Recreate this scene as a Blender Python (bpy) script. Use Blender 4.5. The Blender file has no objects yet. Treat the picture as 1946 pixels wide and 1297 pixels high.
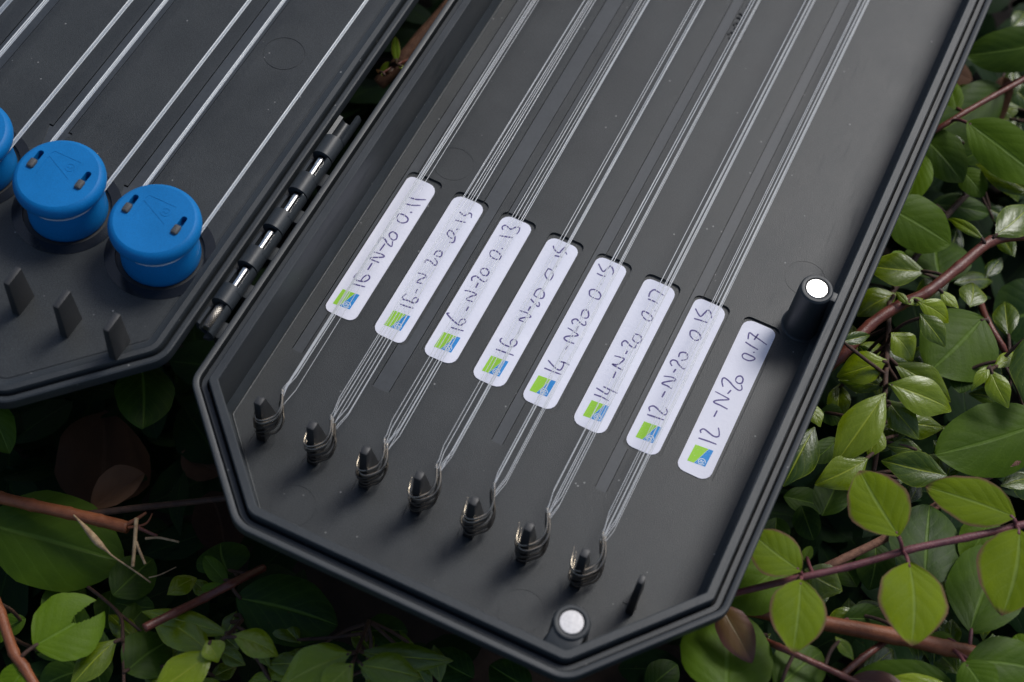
import bpy, bmesh, math, random
from mathutils import Vector, Matrix
from mathutils.geometry import delaunay_2d_cdt
R = math.radians
sc = bpy.context.scene
col = sc.collection
sc.unit_settings.scale_length = 0.01          # one unit is one centimetre

# ---------------------------------------------------------------- camera
cam_d = bpy.data.cameras.new('camera'); cam = bpy.data.objects.new('camera', cam_d); col.objects.link(cam)
right = Vector((0.90048985, 0.42936486, 0.06902062)); down = Vector((0.4026589, -0.763257, -0.50527672)); fwd = Vector((-0.1642676, 0.48278833, -0.86019276))
m = Matrix.Identity(4)
for i in range(3):
    m[i][0] = right[i]; m[i][1] = -down[i]; m[i][2] = -fwd[i]
CAM = Vector((10.08218, -13.42161, 32.94671))
m.translation = CAM
cam.matrix_world = m
cam_d.sensor_width = 36; cam_d.lens = 56.859; cam_d.clip_start = 1; cam_d.clip_end = 2000
cam_d.dof.use_dof = True; cam_d.dof.focus_distance = 38.6; cam_d.dof.aperture_fstop = 0.14
sc.camera = cam

# ---------------------------------------------------------------- sky, sun, exposure
SUN_AZ, SUN_EL = R(20), R(50)
w = bpy.data.worlds.new('World'); sc.world = w; w.use_nodes = True
nt = w.node_tree; bg = nt.nodes['Background']
sky = nt.nodes.new('ShaderNodeTexSky'); sky.sky_type = 'NISHITA'; sky.sun_disc = False
sky.sun_elevation = SUN_EL; sky.sun_rotation = SUN_AZ; sky.air_density = 1.0; sky.dust_density = 2.2; sky.ozone_density = 1.0
nt.links.new(sky.outputs[0], bg.inputs[0]); bg.inputs[1].default_value = 0.075
sun_d = bpy.data.lights.new('sun', 'SUN'); sun = bpy.data.objects.new('sun', sun_d); col.objects.link(sun)
sun_d.energy = 1.5; sun_d.angle = R(19); sun_d.color = (1.0, 0.992, 0.975)
sdir = Vector((math.sin(SUN_AZ) * math.cos(SUN_EL), math.cos(SUN_AZ) * math.cos(SUN_EL), math.sin(SUN_EL)))
sun.rotation_euler = sdir.to_track_quat('Z', 'Y').to_euler()
sun.location = (20, 40, 60)
sc.view_settings.view_transform = 'Standard'; sc.view_settings.look = 'None'; sc.view_settings.exposure = 0.48; sc.view_settings.gamma = 1.0
sc.render.engine = 'CYCLES'
sc.cycles.max_bounces = 8; sc.cycles.transparent_max_bounces = 12

# ---------------------------------------------------------------- materials
def mat(name):
    M = bpy.data.materials.new(name); M.use_nodes = True
    n = M.node_tree.nodes; return M, n, M.node_tree.links, n['Principled BSDF']
def noise(n, l, scale, detail=2.0, coord='Object', rough=0.5, loc=None):
    t = n.new('ShaderNodeTexCoord'); x = n.new('ShaderNodeTexNoise')
    x.inputs['Scale'].default_value = scale; x.inputs['Detail'].default_value = detail; x.inputs['Roughness'].default_value = rough
    l.new(t.outputs[coord], x.inputs['Vector']); return x
def bump(n, l, p, src, strength, dist=0.02):
    b = n.new('ShaderNodeBump'); b.inputs['Strength'].default_value = strength; b.inputs['Distance'].default_value = dist
    l.new(src, b.inputs['Height']); l.new(b.outputs[0], p.inputs['Normal']); return b
def ramp(n, l, src, stops):
    r = n.new('ShaderNodeValToRGB'); e = r.color_ramp.elements
    while len(e) < len(stops): e.new(0.5)
    for k, (p, c) in enumerate(stops):
        e[k].position = p; e[k].color = (*c, 1) if len(c) == 3 else c
    l.new(src, r.inputs[0]); return r
def plastic(name, colr, rough, grain=40, gs=0.3, dist=0.02, spec=0.5, dust=True, speck=0.1):
    M, n, l, p = mat(name)
    a = noise(n, l, grain, 2.0)
    bump(n, l, p, a.outputs[0], gs, dist)
    b = noise(n, l, 0.55, 5.0, rough=0.65)
    c2 = tuple(v * 1.22 + 0.002 for v in colr)
    r = ramp(n, l, b.outputs[0], [(0.35, colr), (0.7, c2)])
    sx = n.new('ShaderNodeTexCoord'); mp = n.new('ShaderNodeMapping'); mp.inputs['Rotation'].default_value = (0, 0, 0.5); mp.inputs['Scale'].default_value = (9.0, 0.35, 1.0)
    l.new(sx.outputs['Object'], mp.inputs[0]); sn = n.new('ShaderNodeTexNoise'); sn.inputs['Scale'].default_value = 2.2; sn.inputs['Detail'].default_value = 3.0; l.new(mp.outputs[0], sn.inputs['Vector'])
    gr = ramp(n, l, a.outputs[0], [(0.32, (1 - speck,) * 3), (0.70, (1 + speck,) * 3)]); gm = n.new('ShaderNodeMix'); gm.data_type = 'RGBA'; gm.blend_type = 'MULTIPLY'
    gm.inputs['Factor'].default_value = 1.0; l.new(r.outputs[0], gm.inputs['A']); l.new(gr.outputs[0], gm.inputs['B'])
    last = gm.outputs['Result']
    if dust:      # pale dust specks and faint scuffs lying on the plastic
        v = n.new('ShaderNodeTexVoronoi'); v.inputs['Scale'].default_value = 3.1
        t = n.new('ShaderNodeTexCoord'); l.new(t.outputs['Object'], v.inputs['Vector'])
        dr = ramp(n, l, v.outputs['Distance'], [(0.0, (1, 1, 1)), (0.055, (1, 1, 1)), (0.085, (0, 0, 0))])
        k = noise(n, l, 1.3, 1.0); kr = ramp(n, l, k.outputs[0], [(0.52, (0, 0, 0)), (0.58, (1, 1, 1))])
        mu = n.new('ShaderNodeMath'); mu.operation = 'MULTIPLY'; l.new(dr.outputs[0], mu.inputs[0]); l.new(kr.outputs[0], mu.inputs[1])
        mx = n.new('ShaderNodeMix'); mx.data_type = 'RGBA'
        l.new(mu.outputs[0], mx.inputs['Factor']); l.new(last, mx.inputs['A']); mx.inputs['B'].default_value = (0.22, 0.22, 0.21, 1)
        last = mx.outputs['Result']
    l.new(last, p.inputs['Base Color'])
    rr = ramp(n, l, b.outputs[0], [(0.3, (rough - 0.05,) * 3), (0.75, (rough + 0.06,) * 3)])
    ss = ramp(n, l, sn.outputs[0], [(0.60, (0, 0, 0)), (0.70, (0.10,) * 3)])
    ad = n.new('ShaderNodeMath'); ad.operation = 'ADD'; l.new(rr.outputs[0], ad.inputs[0]); l.new(ss.outputs[0], ad.inputs[1])
    l.new(ad.outputs[0], p.inputs['Roughness'])
    p.inputs['Specular IOR Level'].default_value = spec
    return M
GREY = (0.0305, 0.0335, 0.0345)
m_floor = plastic('grained_plastic', GREY, 0.38, 46, 0.45, 0.010, spec=0.36, speck=0.45)
m_rim = plastic('rim_plastic', (0.024, 0.028, 0.031), 0.43, 44, 0.2, 0.012, spec=0.42, speck=0.2)
m_smooth = plastic('smooth_plastic', (0.032, 0.037, 0.042), 0.42, 12, 0.03, 0.01, dust=False)
m_dark = plastic('peg_plastic', (0.022, 0.0225, 0.0235), 0.46, 22, 0.2, 0.012, dust=False)
m_blue = plastic('blue_plastic', (0.0, 0.140, 0.385), 0.5, 40, 0.08, 0.008, spec=0.22, dust=False)
m_gloss = plastic('washer_plastic', (0.010, 0.011, 0.013), 0.16, 12, 0.03, 0.01, dust=False)
m_pin = plastic('grey_rubber', (0.055, 0.055, 0.056), 0.62, 25, 0.4, 0.02, dust=False)

def metal(name, c, rough, grain=None):
    M, n, l, p = mat(name); p.inputs['Metallic'].default_value = 1
    p.inputs['Roughness'].default_value = rough
    a = noise(n, l, grain or 14.0, 3.0)
    r = ramp(n, l, a.outputs[0], [(0.3, tuple(v * 0.86 for v in c)), (0.7, c)]); l.new(r.outputs[0], p.inputs['Base Color'])
    bump(n, l, p, a.outputs[0], 0.08, 0.01)
    return M
m_magnet = metal('nickel_plate', (0.93, 0.92, 0.89), 0.22)
m_steel = metal('steel_pin', (0.80, 0.79, 0.76), 0.20)
m_hook = metal('hook_wire', (0.42, 0.36, 0.28), 0.24)
m_knurl = metal('worn_shaded_steel', (0.30, 0.28, 0.25), 0.42)  # worn pin steel, with the shade of the hinge put into its colour
m_hookd = metal('shaded_hook_wire', (0.12, 0.105, 0.085), 0.30)  # same wire as the top hooks, shade inside the stack painted in

def clear_line(name, c, see):
    M, n, l, p = mat(name); a = noise(n, l, 1.5, 2.0)
    r = ramp(n, l, a.outputs[0], [(0.3, tuple(v * 0.9 for v in c)), (0.7, c)]); l.new(r.outputs[0], p.inputs['Base Color'])
    p.inputs['Roughness'].default_value = 0.18; p.inputs['Specular IOR Level'].default_value = 0.9
    tl = n.new('ShaderNodeBsdfTranslucent'); tl.inputs[0].default_value = (0.95, 0.96, 0.96, 1); m0 = n.new('ShaderNodeMixShader'); m0.inputs[0].default_value = 0.30
    l.new(p.outputs[0], m0.inputs[1]); l.new(tl.outputs[0], m0.inputs[2])
    tr = n.new('ShaderNodeBsdfTransparent'); ms = n.new('ShaderNodeMixShader'); ms.inputs[0].default_value = see
    l.new(m0.outputs[0], ms.inputs[1]); l.new(tr.outputs[0], ms.inputs[2]); l.new(ms.outputs[0], n['Material Output'].inputs[0]); return M
m_line = clear_line('nylon_line', (0.97, 0.97, 0.96), 0.36)
m_elastic = clear_line('elastic_line', (0.95, 0.96, 0.95), 0.28)
M, n, l, p = mat('label_paper'); m_paper = M
a = noise(n, l, 9, 6.0, rough=0.7); b = noise(n, l, 1.1, 3.0)
r = ramp(n, l, b.outputs[0], [(0.3, (0.76, 0.755, 0.835)), (0.7, (0.81, 0.805, 0.875))]); l.new(r.outputs[0], p.inputs['Base Color'])
p.inputs['Roughness'].default_value = 0.72; bump(n, l, p, a.outputs[0], 0.35, 0.02)
def printed(name, c, lo=0.0):
    M, n, l, p = mat(name); a = noise(n, l, 24, 3.0, rough=0.7)
    pale = tuple(v + (0.75 - v) * 0.35 for v in c)
    r = ramp(n, l, a.outputs[0], [(0.30 + lo, pale), (0.42 + lo, c)]); l.new(r.outputs[0], p.inputs['Base Color'])
    p.inputs['Roughness'].default_value = 0.6; return M
m_green = printed('green_print', (0.30, 0.62, 0.015)); m_bprint = printed('blue_print', (0.0, 0.24, 0.62)); m_wprint = printed('white_print', (0.62, 0.70, 0.78))
m_ink = printed('purple_ink', (0.080, 0.058, 0.215), 0.0)

def leaf_mat(name, dark, light, rough, vein, vein_c, edge=None, spec=0.5, transl=0.22, vs=9.0, vb=0.35, swell=0.12):
    M, n, l, p = mat(name)
    uv = n.new('ShaderNodeUVMap'); sep = n.new('ShaderNodeSeparateXYZ'); l.new(uv.outputs[0], sep.inputs[0])
    def math_(op, a, b=None):
        x = n.new('ShaderNodeMath'); x.operation = op
        for k, v in enumerate((a, b)):
            if v is None: continue
            if isinstance(v, (int, float)): x.inputs[k].default_value = v
            else: l.new(v, x.inputs[k])
        return x.outputs[0]
    v = math_('SUBTRACT', sep.outputs[0], 0.5); av = math_('ABSOLUTE', v)           # 0 at midrib, 0.5 at margin
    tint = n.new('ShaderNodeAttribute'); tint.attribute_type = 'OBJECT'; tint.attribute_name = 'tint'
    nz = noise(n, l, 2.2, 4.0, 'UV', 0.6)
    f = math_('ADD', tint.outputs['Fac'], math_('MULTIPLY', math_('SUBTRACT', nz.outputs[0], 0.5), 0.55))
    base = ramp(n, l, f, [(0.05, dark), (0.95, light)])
    ph = math_('ADD', math_('SUBTRACT', sep.outputs[1], math_('MULTIPLY', av, 0.85)), math_('MULTIPLY', math_('SUBTRACT', nz.outputs[0], 0.5), 0.06))
    tri = math_('PINGPONG', math_('MULTIPLY', ph, vs), 0.5)                         # side veins
    sv = ramp(n, l, tri, [(0.0, (1, 1, 1)), (0.055, (0.25,) * 3), (0.13, (0, 0, 0))])
    mid = ramp(n, l, av, [(0.0, (1, 1, 1)), (0.012, (1, 1, 1)), (0.032, (0, 0, 0))])
    vv = math_('MAXIMUM', math_('MULTIPLY', sv.outputs[0], 0.22 * vein), math_('MULTIPLY', mid.outputs[0], vein))
    mx = n.new('ShaderNodeMix'); mx.data_type = 'RGBA'; l.new(vv, mx.inputs['Factor']); l.new(base.outputs[0], mx.inputs['A']); mx.inputs['B'].default_value = (*vein_c, 1)
    last = mx.outputs['Result']
    if edge:
        d = math_('MAXIMUM', math_('MULTIPLY', av, 2.0), math_('MULTIPLY', math_('ABSOLUTE', math_('SUBTRACT', sep.outputs[1], 0.42)), 1.72))
        er = ramp(n, l, math_('ADD', d, math_('MULTIPLY', math_('SUBTRACT', nz.outputs[0], 0.5), 0.25)), [(edge[1], (0, 0, 0)), (edge[2], (1, 1, 1))])
        m2 = n.new('ShaderNodeMix'); m2.data_type = 'RGBA'; l.new(er.outputs[0], m2.inputs['Factor']); l.new(last, m2.inputs['A']); m2.inputs['B'].default_value = (*edge[0], 1)
        last = m2.outputs['Result']
    vo = n.new('ShaderNodeTexVoronoi'); vo.inputs['Scale'].default_value = 5.5; vo.inputs['Randomness'].default_value = 1.0
    oi = n.new('ShaderNodeObjectInfo'); va = n.new('ShaderNodeVectorMath'); va.operation = 'ADD'
    l.new(uv.outputs[0], va.inputs[0]); l.new(oi.outputs['Random'], va.inputs[1]); l.new(va.outputs[0], vo.inputs['Vector'])
    sp_ = math_('ADD', vo.outputs['Distance'], math_('MULTIPLY', nz.outputs[0], 0.22))
    gate = math_('GREATER_THAN', math_('FRACT', math_('MULTIPLY', oi.outputs['Random'], 7.31)), 0.45)
    sr = ramp(n, l, sp_, [(0.125, (1, 1, 1)), (0.165, (0, 0, 0))])
    m3 = n.new('ShaderNodeMix'); m3.data_type = 'RGBA'; l.new(math_('MULTIPLY', math_('MULTIPLY', sr.outputs[0], gate), 0.8), m3.inputs['Factor']); l.new(last, m3.inputs['A']); m3.inputs['B'].default_value = (0.075, 0.055, 0.012, 1)
    last = m3.outputs['Result']
    l.new(last, p.inputs['Base Color']); p.inputs['Specular IOR Level'].default_value = spec
    rr = ramp(n, l, nz.outputs[0], [(0.3, (rough - 0.06,) * 3), (0.7, (rough + 0.14,) * 3)]); l.new(rr.outputs[0], p.inputs['Roughness'])
    fine = noise(n, l, 26, 3.0, 'UV', 0.6)
    dome = math_('SMOOTH_MIN', math_('MULTIPLY', tri, 2.0), 0.8)                          # the blade swells between side veins
    h = math_('ADD', math_('MULTIPLY', dome, swell), math_('MULTIPLY', fine.outputs[0], 0.30))
    h = math_('SUBTRACT', h, math_('MULTIPLY', mid.outputs[0], 0.5))
    bump(n, l, p, h, vb, 0.05)
    tr = n.new('ShaderNodeBsdfTranslucent'); l.new(last, tr.inputs[0])
    ms = n.new('ShaderNodeMixShader'); ms.inputs[0].default_value = transl
    l.new(p.outputs[0], ms.inputs[1]); l.new(tr.outputs[0], ms.inputs[2]); l.new(ms.outputs[0], n['Material Output'].inputs[0])
    return M
LM = {
 'O': leaf_mat('round_leaf', (0.009, 0.034, 0.004), (0.115, 0.200, 0.001), 0.48, 0.6, (0.14, 0.23, 0.03), spec=0.22, vb=0.42, swell=0.20, vs=6.0),
 'G': leaf_mat('glossy_leaf', (0.009, 0.040, 0.003), (0.225, 0.300, 0.001), 0.21, 0.8, (0.34, 0.40, 0.03), edge=((0.21, 0.27, 0.02), 0.955, 1.02), spec=0.65, vb=0.50, vs=5.0, swell=0.16),
 'Y': leaf_mat('young_leaf', (0.045, 0.095, 0.008), (0.190, 0.250, 0.002), 0.58, 0.40, (0.26, 0.34, 0.09), edge=((0.15, 0.075, 0.05), 0.86, 1.06), spec=0.12, vb=0.45, vs=5.0, swell=0.30),
 'R': leaf_mat('bronze_leaf', (0.10, 0.03, 0.02), (0.16, 0.11, 0.02), 0.36, 0.3, (0.20, 0.17, 0.06), edge=((0.12, 0.045, 0.03), 0.55, 0.95), vs=5.0),
 'D': leaf_mat('dead_leaf', (0.030, 0.013, 0.008), (0.15, 0.08, 0.045), 0.75, 0.3, (0.12, 0.07, 0.045), spec=0.15, transl=0.1, vs=6.0),
 'U': leaf_mat('shaded_leaf', (0.004, 0.016, 0.004), (0.03, 0.075, 0.006), 0.6, 0.2, (0.06, 0.11, 0.02), spec=0.12, transl=0.1, vs=6.0),  # leaf green darkened to stand in for shade deep in the hedge
}
LM['B'] = LM['O']
def bark(name, c1, c2, rough=0.5, scale=3.0, hair=0.4):
    M, n, l, p = mat(name); a = noise(n, l, scale, 5.0, rough=0.65); b = noise(n, l, 30, 3.0)
    r = ramp(n, l, a.outputs[0], [(0.32, c1), (0.68, c2)]); l.new(r.outputs[0], p.inputs['Base Color']); p.inputs['Roughness'].default_value = rough
    bump(n, l, p, b.outputs[0], hair, 0.03); return M
m_redstem = bark('red_stem', (0.085, 0.020, 0.014), (0.17, 0.05, 0.032), 0.36)
m_purple = bark('purple_stem', (0.10, 0.028, 0.035), (0.19, 0.06, 0.065), 0.5)
m_orange = bark('orange_stem', (0.16, 0.045, 0.015), (0.26, 0.085, 0.032), 0.5)
m_hairy = bark('hairy_stem', (0.10, 0.04, 0.022), (0.21, 0.10, 0.06), 0.75, 6, 1.0)
m_twig = bark('dark_twig', (0.03, 0.014, 0.009), (0.08, 0.036, 0.02), 0.7, 4, 0.7)
m_straw = bark('dry_straw', (0.20, 0.12, 0.06), (0.44, 0.32, 0.18), 0.7, 5, 0.5)
m_barkstrip = bark('dry_bark', (0.07, 0.026, 0.014), (0.20, 0.095, 0.052), 0.75, 5, 0.9)
m_soil = bark('dark_soil', (0.012, 0.008, 0.006), (0.035, 0.022, 0.015), 0.95, 1.2, 1.0)

# ---------------------------------------------------------------- mesh helpers
def link(name, me, material, parent=None, smooth=True):
    o = bpy.data.objects.new(name, me); col.objects.link(o)
    if material and not me.materials: me.materials.append(material)
    if smooth: me.shade_smooth()
    if parent: o.parent = parent
    return o
def from_bm(name, bm, material, parent=None, smooth=True, angle=None):
    bmesh.ops.recalc_face_normals(bm, faces=bm.faces)
    me = bpy.data.meshes.new(name); bm.to_mesh(me); bm.free()
    if angle is not None: me.shade_smooth(); me.set_sharp_from_angle(angle=R(angle))
    o = link(name, me, material, parent, smooth and angle is None)
    return o
def tag(o, label=None, cat=None, group=None, kind=None):
    if label: o['label'] = label
    if cat: o['category'] = cat
    if group: o['group'] = group
    if kind: o['kind'] = kind
    return o
def thing(name, loc, label, cat, group=None):
    o = bpy.data.objects.new(name, None); col.objects.link(o); o.location = loc; o.empty_display_size = 0.3
    return tag(o, label, cat, group)
def put(o, parent):
    """parent without moving: parent Empties sit anywhere"""
    o.parent = parent; o.matrix_parent_inverse = Matrix.Translation(-parent.location)
    return o
def tube(bm, pts, rad, seg=8, cap=True):
    pts = [Vector(p) for p in pts]; nP = len(pts)
    rr = rad if isinstance(rad, (list, tuple)) else [rad] * nP
    rings = []; prev = None
    for i, p in enumerate(pts):
        t = (pts[min(i + 1, nP - 1)] - pts[max(i - 1, 0)]).normalized()
        if prev is None:
            a = Vector((0, 0, 1)) if abs(t.z) < 0.9 else Vector((1, 0, 0))
            u = t.cross(a).normalized()
        else:
            u = (prev - t * prev.dot(t)).normalized()
        prev = u; v = t.cross(u)
        rings.append([bm.verts.new(p + (u * math.cos(k * 2 * math.pi / seg) + v * math.sin(k * 2 * math.pi / seg)) * rr[i]) for k in range(seg)])
    for a, b in zip(rings, rings[1:]):
        for k in range(seg): bm.faces.new((a[k], a[(k + 1) % seg], b[(k + 1) % seg], b[k]))
    if cap and seg > 2:
        bm.faces.new(rings[0]); bm.faces.new(rings[-1][::-1])
def spline(pts, n=6):
    P = [Vector(p) for p in pts]; out = []
    for i in range(len(P) - 1):
        p0 = P[max(i - 1, 0)]; p1 = P[i]; p2 = P[i + 1]; p3 = P[min(i + 2, len(P) - 1)]
        for k in range(n):
            t = k / n
            out.append(0.5 * ((2 * p1) + (p2 - p0) * t + (2 * p0 - 5 * p1 + 4 * p2 - p3) * t * t + (3 * p1 - p0 - 3 * p2 + p3) * t ** 3))
    out.append(P[-1]); return out
def lathe(bm, prof, seg=48, c=(0, 0), cap_top=False, cap_bot=False):
    rings = [[bm.verts.new((c[0] + r * math.cos(2 * math.pi * k / seg), c[1] + r * math.sin(2 * math.pi * k / seg), z)) for k in range(seg)] for r, z in prof]
    for a, b in zip(rings, rings[1:]):
        for k in range(seg): bm.faces.new((a[k], a[(k + 1) % seg], b[(k + 1) % seg], b[k]))
    if cap_bot: bm.faces.new(rings[0])
    if cap_top: bm.faces.new(rings[-1])
def box(bm, x0, x1, y0, y1, z0, z1, bev=0.0):
    vs = [bm.verts.new((x, y, z)) for z in (z0, z1) for x, y in ((x0, y0), (x1, y0), (x1, y1), (x0, y1))]
    fs = [bm.faces.new([vs[i] for i in q]) for q in ((3, 2, 1, 0), (4, 5, 6, 7), (0, 1, 5, 4), (1, 2, 6, 5), (2, 3, 7, 6), (3, 0, 4, 7))]
    if bev:
        es = list({e for f in fs for e in f.edges})
        bmesh.ops.bevel(bm, geom=es, offset=bev, segments=2, profile=0.6, affect='EDGES')
    return vs
def hexa(bm, bot, top, bev=0.0):
    vs = [bm.verts.new(p) for p in bot + top]
    fs = [bm.faces.new([vs[i] for i in q]) for q in ((3, 2, 1, 0), (4, 5, 6, 7), (0, 1, 5, 4), (1, 2, 6, 5), (2, 3, 7, 6), (3, 0, 4, 7))]
    if bev: bmesh.ops.bevel(bm, geom=list({e for f in fs for e in f.edges}), offset=bev, segments=2, profile=0.6, affect='EDGES')
def offset(poly, d):
    out = []; N = len(poly)
    for i in range(N):
        p0, p1, p2 = Vector(poly[i - 1]), Vector(poly[i]), Vector(poly[(i + 1) % N])
        a = (p1 - p0).normalized(); b = (p2 - p1).normalized()
        na = Vector((-a.y, a.x)); nb = Vector((-b.y, b.x))
        mi = (na + nb); mi = mi / mi.dot(na)
        out.append(p1 + mi * d)
    return out
def rounded(poly, rad, seg=5):
    out = []; N = len(poly)
    for i in range(N):
        p0, p1, p2 = Vector(poly[i - 1]), Vector(poly[i]), Vector(poly[(i + 1) % N])
        r = rad[i] if isinstance(rad, (list, tuple)) else rad
        a = (p0 - p1).normalized(); b = (p2 - p1).normalized()
        ang = a.angle(b); t = r / math.tan(ang / 2)
        c = p1 + (a + b).normalized() * (r / math.sin(ang / 2))
        s = p1 + a * t - c; e = p1 + b * t - c
        a0 = math.atan2(s.y, s.x); a1 = math.atan2(e.y, e.x); da = (a1 - a0 + math.pi) % (2 * math.pi) - math.pi
        for k in range(seg + 1):
            q = a0 + da * k / seg; out.append(Vector((c.x + r * math.cos(q), c.y + r * math.sin(q))))
    return out
def rrect(x0, x1, y0, y1, r, seg=4):
    return rounded([(x0, y0), (x1, y0), (x1, y1), (x0, y1)], r, seg)
def circle(cx, cy, r, seg=40):
    return [Vector((cx + r * math.cos(2 * math.pi * k / seg), cy + r * math.sin(2 * math.pi * k / seg))) for k in range(seg)]
def inside(p, poly):
    c = False; j = len(poly) - 1
    for i in range(len(poly)):
        a, b = poly[i], poly[j]
        if (a[1] > p[1]) != (b[1] > p[1]) and p[0] < (b[0] - a[0]) * (p[1] - a[1]) / (b[1] - a[1]) + a[0]: c = not c
        j = i
    return c
def relief(name, outline, regions, base_z, mats, parent=None):
    """flat sheet with sunk or raised regions: regions = [(polygon, z, material index)], later ones win; steps get real walls"""
    polys = [outline] + [r[0] for r in regions]
    vs = []; es = []
    for pl in polys:
        s = len(vs); vs += [Vector(p) for p in pl]; es += [(s + k, s + (k + 1) % len(pl)) for k in range(len(pl))]
    V, E, F = delaunay_2d_cdt(vs, es, [], 1, 1e-5)[:3]
    lev = []
    for f in F:
        c = sum((V[i] for i in f), Vector((0, 0))) / len(f); z, mi = base_z, 0
        for pl, zz, mm in regions:
            if inside(c, pl): z, mi = zz, mm
        lev.append((z, mi))
    bm = bmesh.new(); cache = {}
    def vert(i, z):
        k = (i, round(z, 4))
        if k not in cache: cache[k] = bm.verts.new((V[i].x, V[i].y, z))
        return cache[k]
    edges = {}
    for f, (z, mi) in zip(F, lev):
        if len(set(f)) < 3: continue
        try: fc = bm.faces.new([vert(i, z) for i in f])
        except ValueError: continue
        fc.material_index = mi; fc.normal_update()
        if fc.normal.z < 0: fc.normal_flip()
        for a, b in zip(f, f[1:] + f[:1]): edges.setdefault((min(a, b), max(a, b)), []).append((z, mi))
    for (a, b), zs in edges.items():
        if len(zs) == 2 and abs(zs[0][0] - zs[1][0]) > 1e-4:
            z0, z1 = zs[0][0], zs[1][0]
            try: bm.faces.new((vert(a, z0), vert(b, z0), vert(b, z1), vert(a, z1)))
            except ValueError: pass
    me = bpy.data.meshes.new(name); bm.to_mesh(me); bm.free()
    for q in mats: me.materials.append(q)
    return link(name, me, None, parent, False)
def sweep(name, poly, prof, r0, material, parent, seg=5, rmin=0.03):
    bm = bmesh.new(); rings = []
    for d, z in prof:
        q = rounded(offset(poly, d), [max(r - d, rmin) for r in r0], seg)
        rings.append([bm.verts.new((v.x, v.y, z)) for v in q])
    for a, b in zip(rings, rings[1:]):
        for k in range(len(a)):
            bm.faces.new((a[k], a[(k + 1) % len(a)], b[(k + 1) % len(a)], b[k]))
    return from_bm(name, bm, material, parent, angle=28)
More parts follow.
